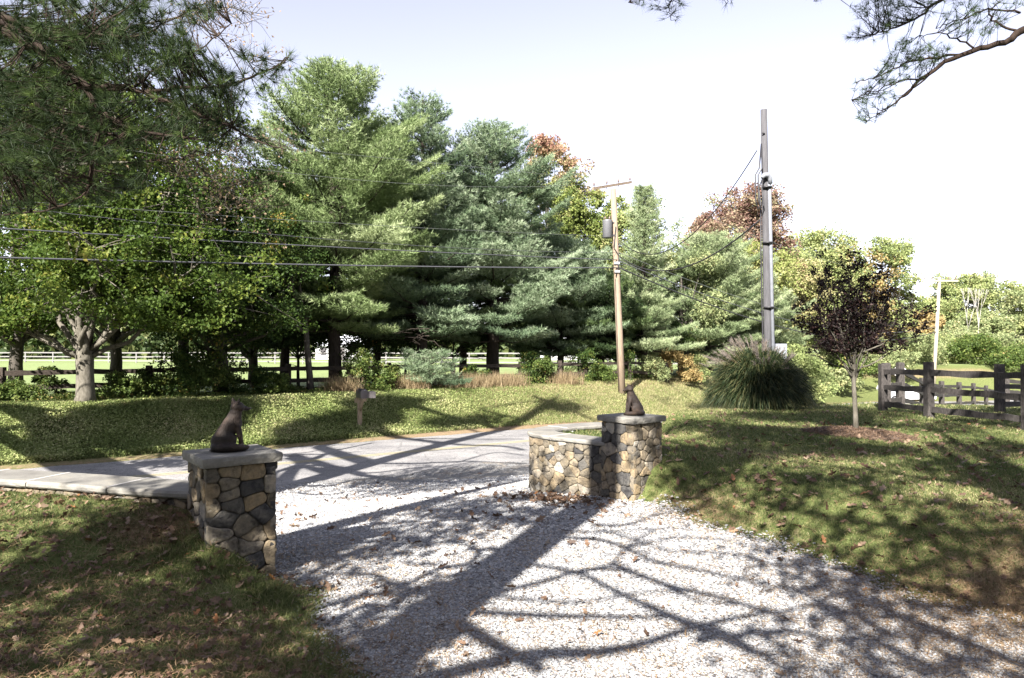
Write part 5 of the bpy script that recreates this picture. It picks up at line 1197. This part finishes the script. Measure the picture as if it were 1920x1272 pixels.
def overhang(parent, O, lines, regions, seed, needle=.13, kn=26, nw=.0032, droop=0.0, mat_=None, twr=.004):
    r2 = np.random.default_rng(seed); tr = MB(); nodes = []
    for (P, Y, r0, r1) in lines:
        q = catmull(px_line(P, Y), 5); q[1:-1] += r2.normal(0, .008, (len(q)-2, 3)); rad = np.linspace(r0, r1, len(q)); tr.tube([tuple(p-O) for p in q], list(rad), 8); nodes.append(q)
    N = np.concatenate(nodes); C = []; D = []
    for (poly, cnt, Y0, Y1) in regions:
        a = np.array(poly, float); lo, hi = a.min(0), a.max(0); pts = []
        while len(pts) < cnt:
            p = lo+(hi-lo)*r2.random((cnt*2, 2)); p = p[inpoly(p, poly)]; pts = list(pts)+list(p)
        p = np.array(pts[:cnt]); Y = r2.uniform(Y0, Y1, cnt); Q = np.stack([(p[:,0]-CX)/F*Y, Y, H+(HY-p[:,1])/F*Y], 1)
        for q in Q:
            j = np.argmin(((N-q)**2).sum(1)); s_ = N[j]; v = q-s_; L = np.linalg.norm(v)
            m = s_+v*.5+np.array([0,0,-.06*L])+r2.normal(0,.03,3)*min(1, L); b_ = bez(s_, m, q, 5); tr.tube([tuple(x_-O) for x_ in b_], list(np.linspace(twr+.0035*L, twr*.6, 5)), 5, cap=False)
            C.append(q); D.append(v/L+np.array([0,0,.15-droop]))
            if L > .35:
                for f in (.72, .86): C.append(s_+v*f+r2.normal(0,.03,3)); D.append(v/L+r2.normal(0,.35,3)+[0,0,.2])
    C = np.array(C)-O; V, Fa, T = tufts(C, np.array(D), kn, needle, nw, .62); np_mesh('crown', V, Fa, mat_, parent, {'tint': T})
    tr.build('limb', M['bark_dark'], parent)
LL = [([(-1240,-600),(-500,-150),(-60,30),(0,52),(60,85),(110,118),(160,165),(195,215)], (6.2,6.6), .095, .04),
      ([(165,168),(182,205),(186,225),(172,280),(168,345)], 6.5, .028, .018), ([(60,60),(110,62),(180,64),(262,62),(300,40)], (6.6,6.4), .02, .006), ([(-60,0),(20,35),(60,62),(100,75)], 6.7, .035,.02),
      ([(100,112),(160,158),(230,160),(290,180),(350,205),(420,232),(480,262),(532,279)], (6.5,6.0), .03, .004), ([(200,165),(270,168),(340,163),(420,157),(480,137),(520,118),(537,104)], (6.5,6.2), .022, .004),
      ([(-80,130),(0,148),(60,190),(120,225),(170,242),(240,258)], 6.9, .04, .012), ([(190,212),(230,235),(270,248),(330,256),(380,262)], 6.4, .03, .006), ([(168,345),(150,368),(90,392),(0,402)], 6.6, .012, .004), ([(-60,230),(30,250),(120,262),(170,300)], 7.2, .035, .01),
      ([(170,55),(230,10),(300,-40)], 6.3, .012, .005), ([(250,160),(300,120),(370,90),(430,40)], 6.7, .012, .005), ([(-40,330),(60,330),(150,345)], 7.4, .02, .008)]
RL = [([(-40,-40),(430,-40),(395,30),(330,60),(180,90),(-40,60)], 230, 5.9, 7.6), ([(-40,40),(330,50),(420,130),(470,200),(430,250),(300,260),(160,300),(-40,330)], 880, 5.8, 8.0), ([(-40,250),(180,270),(260,290),(285,350),(200,375),(60,400),(-40,420)], 260, 6.2, 8.2),
      ([(380,110),(470,90),(545,98),(548,130),(470,180),(400,200)], 52, 5.9, 6.5), ([(300,170),(430,200),(500,260),(420,280),(330,260)], 70, 5.9, 6.6)]
overhang(p4, O4, LL, RL, 6, .125, 34, .0042, 0, M['needle_over_shaded'])

# right overhanging tree
T5 = (10.4, 7.4)
t5 = thing('overhanging_pine', 'pine off to the right whose branches hang into the top right corner against the sky', 'tree', (T5[0], T5[1], gz(*T5)))
q = MB(); q.tube([(0,0,-.2),(0,0,4),(.1,0,8),(.1,0,12)], [.3,.25,.16,.04], 12); q.build('trunk', M['bark_pine'], t5)
LR = [([(2760,-340),(2300,-160),(2000,8),(1920,56),(1888,76),(1809,99),(1730,146),(1700,178),(1655,206)], (7.6,8.0), .06, .007), ([(2200,-140),(1960,-90),(1850,-40),(1758,2),(1734,26),(1675,51),(1640,62)], (8.2,8.0), .03, .005),
      ([(1809,99),(1760,105),(1700,118),(1650,140),(1610,152)], 8.0, .014, .004), ([(1840,90),(1800,70),(1770,60),(1730,62)], 7.9, .012, .004), ([(1920,58),(1880,40),(1860,20),(1880,0)], 7.8, .015, .006), ([(1920,20),(1860,15),(1800,35),(1760,50)], 7.9, .012, .004),
      ([(1730,146),(1690,150),(1640,170),(1600,185)], 8, .01, .003), ([(1760,128),(1720,160),(1670,200),(1630,225)], 8, .012, .004),
      ([(1850,-40),(1600,-120),(1400,-90),(1290,-40),(1215,-18),(1180,0)], (8.2,7.6), .02, .004), ([(1290,-40),(1262,-5),(1258,15),(1262,34)], 7.6, .008, .003), ([(1400,-90),(1375,-20),(1365,2)], 7.6, .008, .003), ([(1600,-120),(1560,-40),(1530,-2)], 7.6, .008, .003)]
RRg = [([(1660,110),(1700,70),(1760,78),(1800,95),(1740,135),(1690,160),(1650,150)], 120, 7.5, 8.4), ([(1588,155),(1640,130),(1680,150),(1640,200),(1600,190)], 40, 7.6, 8.2), ([(1610,190),(1680,165),(1700,180),(1640,232),(1612,228)], 40, 7.6, 8.2),
       ([(1600,10),(1640,-20),(1750,-20),(1760,20),(1690,45),(1640,50)], 110, 7.6, 8.4), ([(1588,68),(1620,45),(1680,52),(1640,75)], 24, 7.7, 8.2), ([(1770,20),(1860,10),(1900,35),(1850,70),(1780,60)], 70, 7.5, 8.2), ([(1760,-10),(1930,-20),(1930,20),(1800,20)], 40, 7.5, 8.2),
       ([(1175,-12),(1290,-25),(1290,8),(1240,14),(1175,5)], 36, 7.4, 7.8), ([(1240,10),(1270,10),(1272,38),(1248,38)], 9, 7.5, 7.7), ([(1350,-12),(1385,-12),(1375,6),(1355,6)], 7, 7.5, 7.7), ([(1515,-14),(1545,-14),(1535,0)], 4, 7.5, 7.7)]
overhang(t5, np.array(t5.location), LR, RRg, 8, .10, 16, .0036, 0, M['needle_dark'], .003)
# dogwood twigs at the left
t6 = thing('dogwood_tree', 'sparse pinkish-leaved twigs of a small tree showing against the shade at upper left', 'tree', (-8.3, 8.6, gz(-8.3, 8.6)))
O6 = np.array(t6.location); r2 = np.random.default_rng(3); q = MB(); q.tube([(0,0,-.2),(0,0,1.5),(.2,0,3.2)], [.09,.07,.04], 10); C = []
starts = [[(-420,480),(-100,330),(120,310),(300,300),(350,290),(400,285),(455,300)], [(300,300),(360,320),(420,350),(470,385),(485,395)], [(350,290),(390,330),(410,370),(425,395)], [(300,300),(350,340),(370,390),(380,420)], [(400,285),(440,262),(500,265),(540,275)], [(420,350),(460,340),(490,345)], [(-420,480),(-100,200),(200,60),(330,30),(400,15),(460,40)], [(330,30),(380,0),(440,-20)], [(400,15),(440,10),(470,20)], [(330,30),(400,60),(440,100),(480,120)]]
for s_ in starts:
    P = catmull(px_line(s_, 7.4), 6); P += r2.normal(0,.012,P.shape); big = s_[0][0] < 0; q.tube([tuple(p-O6) for p in P], list(np.linspace(.022 if big else .008, .002, len(P))), 5)
    for p in P[(len(P)//2 if big else 0):]:
        for _ in range(3):
            e = p+r2.normal(0,.14,3)+[.05,0,0]; q.tube([tuple(p-O6), tuple((p+e)/2-O6+r2.normal(0,.02,3)), tuple(e-O6)], [.0035,.0025,.0015], 4, cap=False); C += [e+r2.normal(0,.03,3) for _ in range(2)]
q.build('limb', M['bark_pale'], t6); V, Fa, T = leaves(np.array(C)-O6, .035, .3); np_mesh('crown', V, Fa, M['pinkleaf'], t6, {'tint': T})

# ------------------------------------------------------------------ ground stuff
def scatter(n, x0, x1, y0, y1, cond=None, pw=2.0):
    """points denser near the camera"""
    out = []
    tot = 0
    while tot < n:
        m = n*2; Y = y0*(y1/y0)**(rng.random(m)**(1.0 if pw == 2 else pw)); xx = rng.uniform(-1, 1, m)*(Y*.78+.4); k = (xx > x0) & (xx < x1); Y, xx = Y[k], xx[k]
        if cond is not None: k = cond(xx, Y); Y, xx = Y[k], xx[k]
        out.append(np.stack([xx, Y], 1)); tot += len(Y)
    return np.concatenate(out)[:n]
# log-uniform depth: density falls with the square of distance, about constant on screen
def is_lawn(x, y):
    sd = poly_sd(x, y, GRAV)+.10*np.sin(x*3.1+y*2.3)*np.sin(x*1.3-y*4.1); s, n = road_sn(x, y); d2 = poly_sd(x, y, LOW); dw = line_d(x, y, WALL_R); dl = line_d(x, y, WALL_L)
    inr = (dw < .22) | (dl < .24); return (sd > -.03) & (n < -3.1) & (d2 > -.6) & ~inr & ((d2 > 0) | (x < 0)| (d2 > -.25)) & ~((np.hypot((x-GATE_L[0]), (y-GATE_L[1])) < .26) | (np.hypot((x-GATE_R[0]), (y-GATE_R[1])) < .26)) & (np.hypot((x-5.77)/.88, (y-11.4)/.68) > 1)
def blades(name, P, hmin, hmax, wd, mt_, tint=None, spread=.45, k=1):
    n = len(P); z = zq(P[:,0], P[:,1]); C = np.stack([P[:,0], P[:,1], z-.005], 1); sc = np.clip(P[:,1]/5, .7, 4)
    d = unit(np.stack([rng.normal(0, spread, n), rng.normal(0, spread, n), np.ones(n)], 1)); L = (hmin+(hmax-hmin)*rng.random(n))*np.clip(sc, .8, 1.6)**.5
    side = unit(np.cross(d, rng.normal(0,1,(n,3))))*(wd*sc)[:,None]/2; bend = np.stack([rng.normal(0,.3,n), rng.normal(0,.3,n), np.zeros(n)], 1)*L[:,None]
    mid = C+d*L[:,None]*.55; tip = C+d*L[:,None]+bend; tip[:,2] -= .1*L
    V = np.stack([C-side, C+side, mid+side*.7, tip, mid-side*.7], 1).reshape(-1,3); i = np.arange(n)*5
    Fa = np.concatenate([np.stack([i, i+1, i+2, i+4], 1), np.stack([i+4, i+2, i+3, i+3], 1)[:, :4]])
    Fq = np.stack([i, i+1, i+2, i+4], 1); Ft = np.stack([i+4, i+2, i+3], 1)
    # two-face blades drawn as triangles
    F3 = np.concatenate([Fq[:, [0,1,2]], Fq[:, [0,2,3]], Ft]); T = rng.random(n) if tint is None else tint
    return tag(np_mesh(name, V, F3, mt_, None, {'tint': np.repeat(T, 5)}), kind='stuff')
P = scatter(190000, -60, 60, 2.3, 17, is_lawn); pn = .5+.25*np.sin(P[:,0]*1.7+P[:,1]*.9)+.2*np.sin(P[:,0]*.7-P[:,1]*2.3+1)
strawy = np.exp(-((P[:,0]-3.6)**2/1.4+(P[:,1]-4.6)**2/.9)); keepm = rng.random(len(P)) > strawy*.85; keepm &= rng.random(len(P)) > .55*((P[:,0] < 0)&(pn < .45)&(P[:,1] < 5)); P = P[keepm]; pn = pn[keepm]
blades('lawn_grass', P, .02, .055, .0045, M['grass'], np.clip(.3+.4*pn+rng.normal(0,.24,len(P)), 0, 1))
# longer tufts by the gravel edge and the pillar
r2 = rng; ed = []
for (ax, ay), (bx2, by2) in zip([(-1.75,5.0),(-1.38,4.88),(-1.31,4.43),(-1.05,4.0),(-.77,3.63)], [(-1.38,4.88),(-1.31,4.43),(-1.05,4.0),(-.77,3.63),(-.5,2.8)]):
    u = r2.random(900); ed.append(np.stack([ax+(bx2-ax)*u-abs(r2.normal(0,.16,900)), ay+(by2-ay)*u+r2.normal(0,.08,900)], 1))
u = r2.random(1200); ed.append(np.stack([-2.6+.9*u+r2.normal(0,.03,1200), 5.12-.3*np.abs(u-.4)+r2.normal(0,.1,1200)], 1))
ed = np.concatenate(ed); ed = ed[np.hypot(ed[:,0]-GATE_L[0], ed[:,1]-GATE_L[1]) > .34]; blades('lawn_grass_tufts', ed, .06, .13, .004, M['grass'], np.clip(rng.normal(.5,.2,len(ed)),0,1), .5)
# far grass on the right lawn beyond 17 m and the lit bank
def farl(x, y): s, n = road_sn(x, y); return (n < -3.3) & (x > 1) & (poly_sd(x, y, LOW) > .1)
P = scatter(16000, 1, 60, 15, 40, farl); blades('far_lawn_grass', P, .05, .09, .0045, M['grass'])
# ground cover on the bank
def onbank(x, y): s, n = road_sn(x, y); return (n > 3.35) & (n < 8.6)
P = scatter(200000, -60, 60, 13.5, 48, onbank); z = zq(P[:,0], P[:,1]); s_, n_ = road_sn(P[:,0], P[:,1]); lush = np.clip(1-(P[:,0]+6)/10, .12, 1)*np.clip((7.9-n_)/1.0, 0, 1); kp = rng.random(len(P)) < (.2+.8*lush)*np.clip(.75+.6*np.sin(P[:,0]*2.3+P[:,1]*1.1)*np.sin(P[:,0]*.9-P[:,1]*1.7), .3, 1); P, z, lush = P[kp], z[kp], lush[kp]
C = np.stack([P[:,0], P[:,1], z+.01+rng.random(len(P))*.13*(.25+lush)], 1); nz_ = .5+.25*np.sin(C[:,0]*1.9+C[:,1])+.2*np.sin(C[:,0]*.8-C[:,1]*2.1)
V, Fa, T = leaves(C, .055, 1.2, np.clip(.34+.5*nz_+rng.normal(0,.13,len(C)),0,1), .75); tag(np_mesh('bank_ground_cover', V, Fa, M['ivy'], None, {'tint': T}), kind='stuff')
P = scatter(110000, -60, 60, 13.5, 48, onbank); blades('bank_grass', P, .07, .15, .003, M['grass'], np.clip(.4+rng.normal(0,.25,len(P))+.4*sstep((P[:,0]+4)/8),0,1))
# brambles at the crest
def crestz(x, y): s, n = road_sn(x, y); return (n > 8.0) & (n < 9.9)
P = scatter(30000, -60, 12, 15, 40, crestz); hh = (.35+.25*np.sin(P[:,0]*1.3)+.15*np.sin(P[:,0]*3.7+2))*np.where(P[:,0] < -7, .42, 1); C = np.stack([P[:,0], P[:,1], zq(P[:,0], P[:,1])+rng.random(len(P))**1.4*np.clip(hh,.08,1)], 1)
V, Fa, T = leaves(C, .085, .6, np.clip(rng.normal(.5,.28,len(C)),0,1), .7); tag(np_mesh('brambles', V, Fa, M['brush'], None, {'tint': T}), kind='stuff')
# pebbles
def ongrav(x, y): return (poly_sd(x, y, GRAV)+.10*np.sin(x*3.1+y*2.3)*np.sin(x*1.3-y*4.1) < .05+rng.normal(0,.07,len(x))) & (road_sn(x, y)[1] < -2.7)
P = scatter(150000, -20, 20, 2.4, 14, ongrav); n = len(P); sd_, nd_ = road_sn(P[:,0], P[:,1]); z = zq(P[:,0], P[:,1])+.012; k_ = nd_ > -3.05; z[k_] = (zroad(sd_)+.016)[k_]
oct_ = np.array([(1,0,0),(0,1,0),(-1,0,0),(0,-1,0),(0,0,1),(0,0,-1)], float); of = np.array([(0,1,4),(1,2,4),(2,3,4),(3,0,4),(1,0,5),(2,1,5),(3,2,5),(0,3,5)])
sz = (.0055+.0062*rng.random(n)**1.5)*np.clip(P[:,1]/4.5, .9, 2.2); th = rng.random(n)*6.28; V = oct_[None]*(1+rng.normal(0,.28,(n,6,3)))+rng.normal(0,.2,(n,6,3))
V = V*sz[:,None,None]*np.array([1.15,.95,.62]); c, s = np.cos(th)[:,None], np.sin(th)[:,None]; V = np.stack([V[:,:,0]*c-V[:,:,1]*s, V[:,:,0]*s+V[:,:,1]*c, V[:,:,2]], 2)+np.stack([P[:,0], P[:,1], z+sz*.25], 1)[:,None,:]
m, t_, b_, o_ = mat('pebble'); r_ = ramp(t_, attr(t_, 'tint'), [(0,(.125,.127,.14)), (.3,(.225,.226,.236)), (.7,(.335,.335,.338)), (.93,(.43,.42,.405)), (1,(.26,.2,.14))]); t_.links.new(r_.outputs[0], b_.inputs['Base Color']); b_.inputs['Roughness'].default_value = .75
gn_ = .5+.3*np.sin(P[:,0]*1.1+1.7*np.sin(P[:,1]*.6))*np.sin(P[:,1]*.9+.8*P[:,0])+.2*np.sin(P[:,0]*3.3+P[:,1]*2.1); dirt = rng.random(n) < .05+.30*np.clip(gn_-.45, 0, 1)+.28*np.exp(-((P[:,0]-2.9)**2/1.2+(P[:,1]-3.6)**2/.8)); gt_ = np.where(dirt, .97+.03*rng.random(n), np.clip(rng.random(n)*.93*(1.06-.35*gn_)+.04, 0, .95))
Fp = (of[None]+6*np.arange(n)[:,None,None]).reshape(-1,3); tag(np_mesh('gravel_stones', V.reshape(-1,3), Fp, m, None, {'tint': np.repeat(gt_, 6)}), kind='stuff')
# fallen leaves and pine straw
def anyg(x, y): s, n = road_sn(x, y); return (n < -3.0) & ~((line_d(x,y,WALL_R) < .2)|(line_d(x,y,WALL_L) < .22)) & (is_lawn(x, y) | (rng.random(len(x)) < .10+.6*np.exp(-((x-.35)**2+(y-8.3)**2)/.5)))
P = scatter(6800, -20, 30, 2.4, 17, anyg); kk = (P[:,0] > 0) & (rng.random(len(P)) < .6); P = P[~kk]; u_ = rng.normal(0, 1, (230, 2)); P = np.concatenate([P, np.stack([.52+u_[:,0]*.34, 8.55-.75*u_[:,0]*.34+u_[:,1]*.22], 1)]); P = P[(line_d(P[:,0], P[:,1], WALL_R) > .2) & (poly_sd(P[:,0], P[:,1], [tuple(p) for p in WALL_R]) > 0)]; z = zq(P[:,0], P[:,1]); C = np.stack([P[:,0], P[:,1], z+.02+.03*rng.random(len(P))], 1)
def oakleaf(C, size):
    n = len(C); N = rng.normal(0,.45,(n,3)); N[:,2] += 1; N = unit(N); u = unit(np.cross(N, rng.normal(0,1,(n,3)))); v = np.cross(N, u); s = (size*(.6+.8*rng.random(n)))[:,None]
    out = [(-.6,0,0),(-.25,.28,.06),(-.05,.14,.03),(.15,.38,.12),(.3,.16,.04),(.6,.08,.1),(.6,-.08,.1),(.3,-.18,.05),(.1,-.38,.12),(-.05,-.14,.03),(-.3,-.26,.08)]
    V = np.stack([C+u*s*a+v*s*b+N*s*c*(1+rng.normal(0,.8,(n,1))) for a, b, c in out], 1).reshape(-1,3); m = len(out); i = np.arange(n)*m
    Fa = np.concatenate([np.stack([i+a, i+b, i+c], 1) for a, b, c in ((0,1,10),(1,2,10),(2,9,10),(2,3,4),(2,4,9),(4,7,9),(7,8,9),(4,5,7),(5,6,7))])
    return V, Fa, np.repeat(np.clip(rng.normal(.5,.25,n),0,1), m)
V, Fa, T = oakleaf(C, .05*np.clip(P[:,1]/5, .8, 1.5)); tag(np_mesh('fallen_leaves', V, Fa, M['brown_leaf'], None, {'tint': T}), kind='stuff')
def str_(x, y): d = np.exp(-((x-3.6)**2/1.6+(y-4.7)**2/1.1))+.9*np.exp(-((x-1.95)**2+(y-7.5)**2)/.3)+.9*np.exp(-((x+2.75)**2+(y-5.3)**2)/.12)+.16*((x < 0)&(y < 4.6)); d = d+.06+.1*(np.sin(x*2.1+y*3)*.5+.5); return (rng.random(len(x)) < d) & (road_sn(x, y)[1] < -3) & ~((line_d(x,y,WALL_R) < .2)|(line_d(x,y,WALL_L) < .22))
P = scatter(60000, -20, 30, 2.4, 12, str_); C = np.stack([P[:,0], P[:,1], zq(P[:,0], P[:,1])+.012+.025*rng.random(len(P))], 1); V, Fa, T = leaves(C, .09, 0, None, .035, .5, .25); tag(np_mesh('pine_straw', V, Fa, M['straw'], None, {'tint': T}), kind='stuff')

# ------------------------------------------------------------------ woods and trees behind the camera (unseen, added to block sky light from there)
n = 22000; th = np.radians(rng.uniform(150, 395, n)); rad = rng.uniform(26, 38, n); hm = 12+2*np.sin(th*9)+1.5*np.sin(th*23); C = np.stack([np.cos(th)*rad, np.sin(th)*rad-2, rng.random(n)**.8*hm*(1-.35*((th > R(350)) | (th < R(178))))], 1)
C = C[(C[:,1] < -4) & ((C[:,1] < .8*np.abs(C[:,0])-6))]; V, Fa, T = leaves(C, 1.5, .3, None, .8); tag(np_mesh('sky_screen_woods', V, Fa, M['misc'], None, {'tint': T}), kind='stuff')
broadleaf('sky_screen_tree', 'unseen leafy tree added off to the right to block sky light', (8.6, -.8), 15, 5.2, 6, .3, M['maple'], M['bark_grey'], 26, 16, 40, .3, seed=301, group='unseen added trees blocking sky light')
broadleaf('sky_screen_tree', 'unseen leafy tree added behind on the right to block sky light', (9.5, -9), 16, 6.0, 5, .3, M['darkleaf'], M['bark_grey'], 26, 16, 40, .3, seed=302, group='unseen added trees blocking sky light')
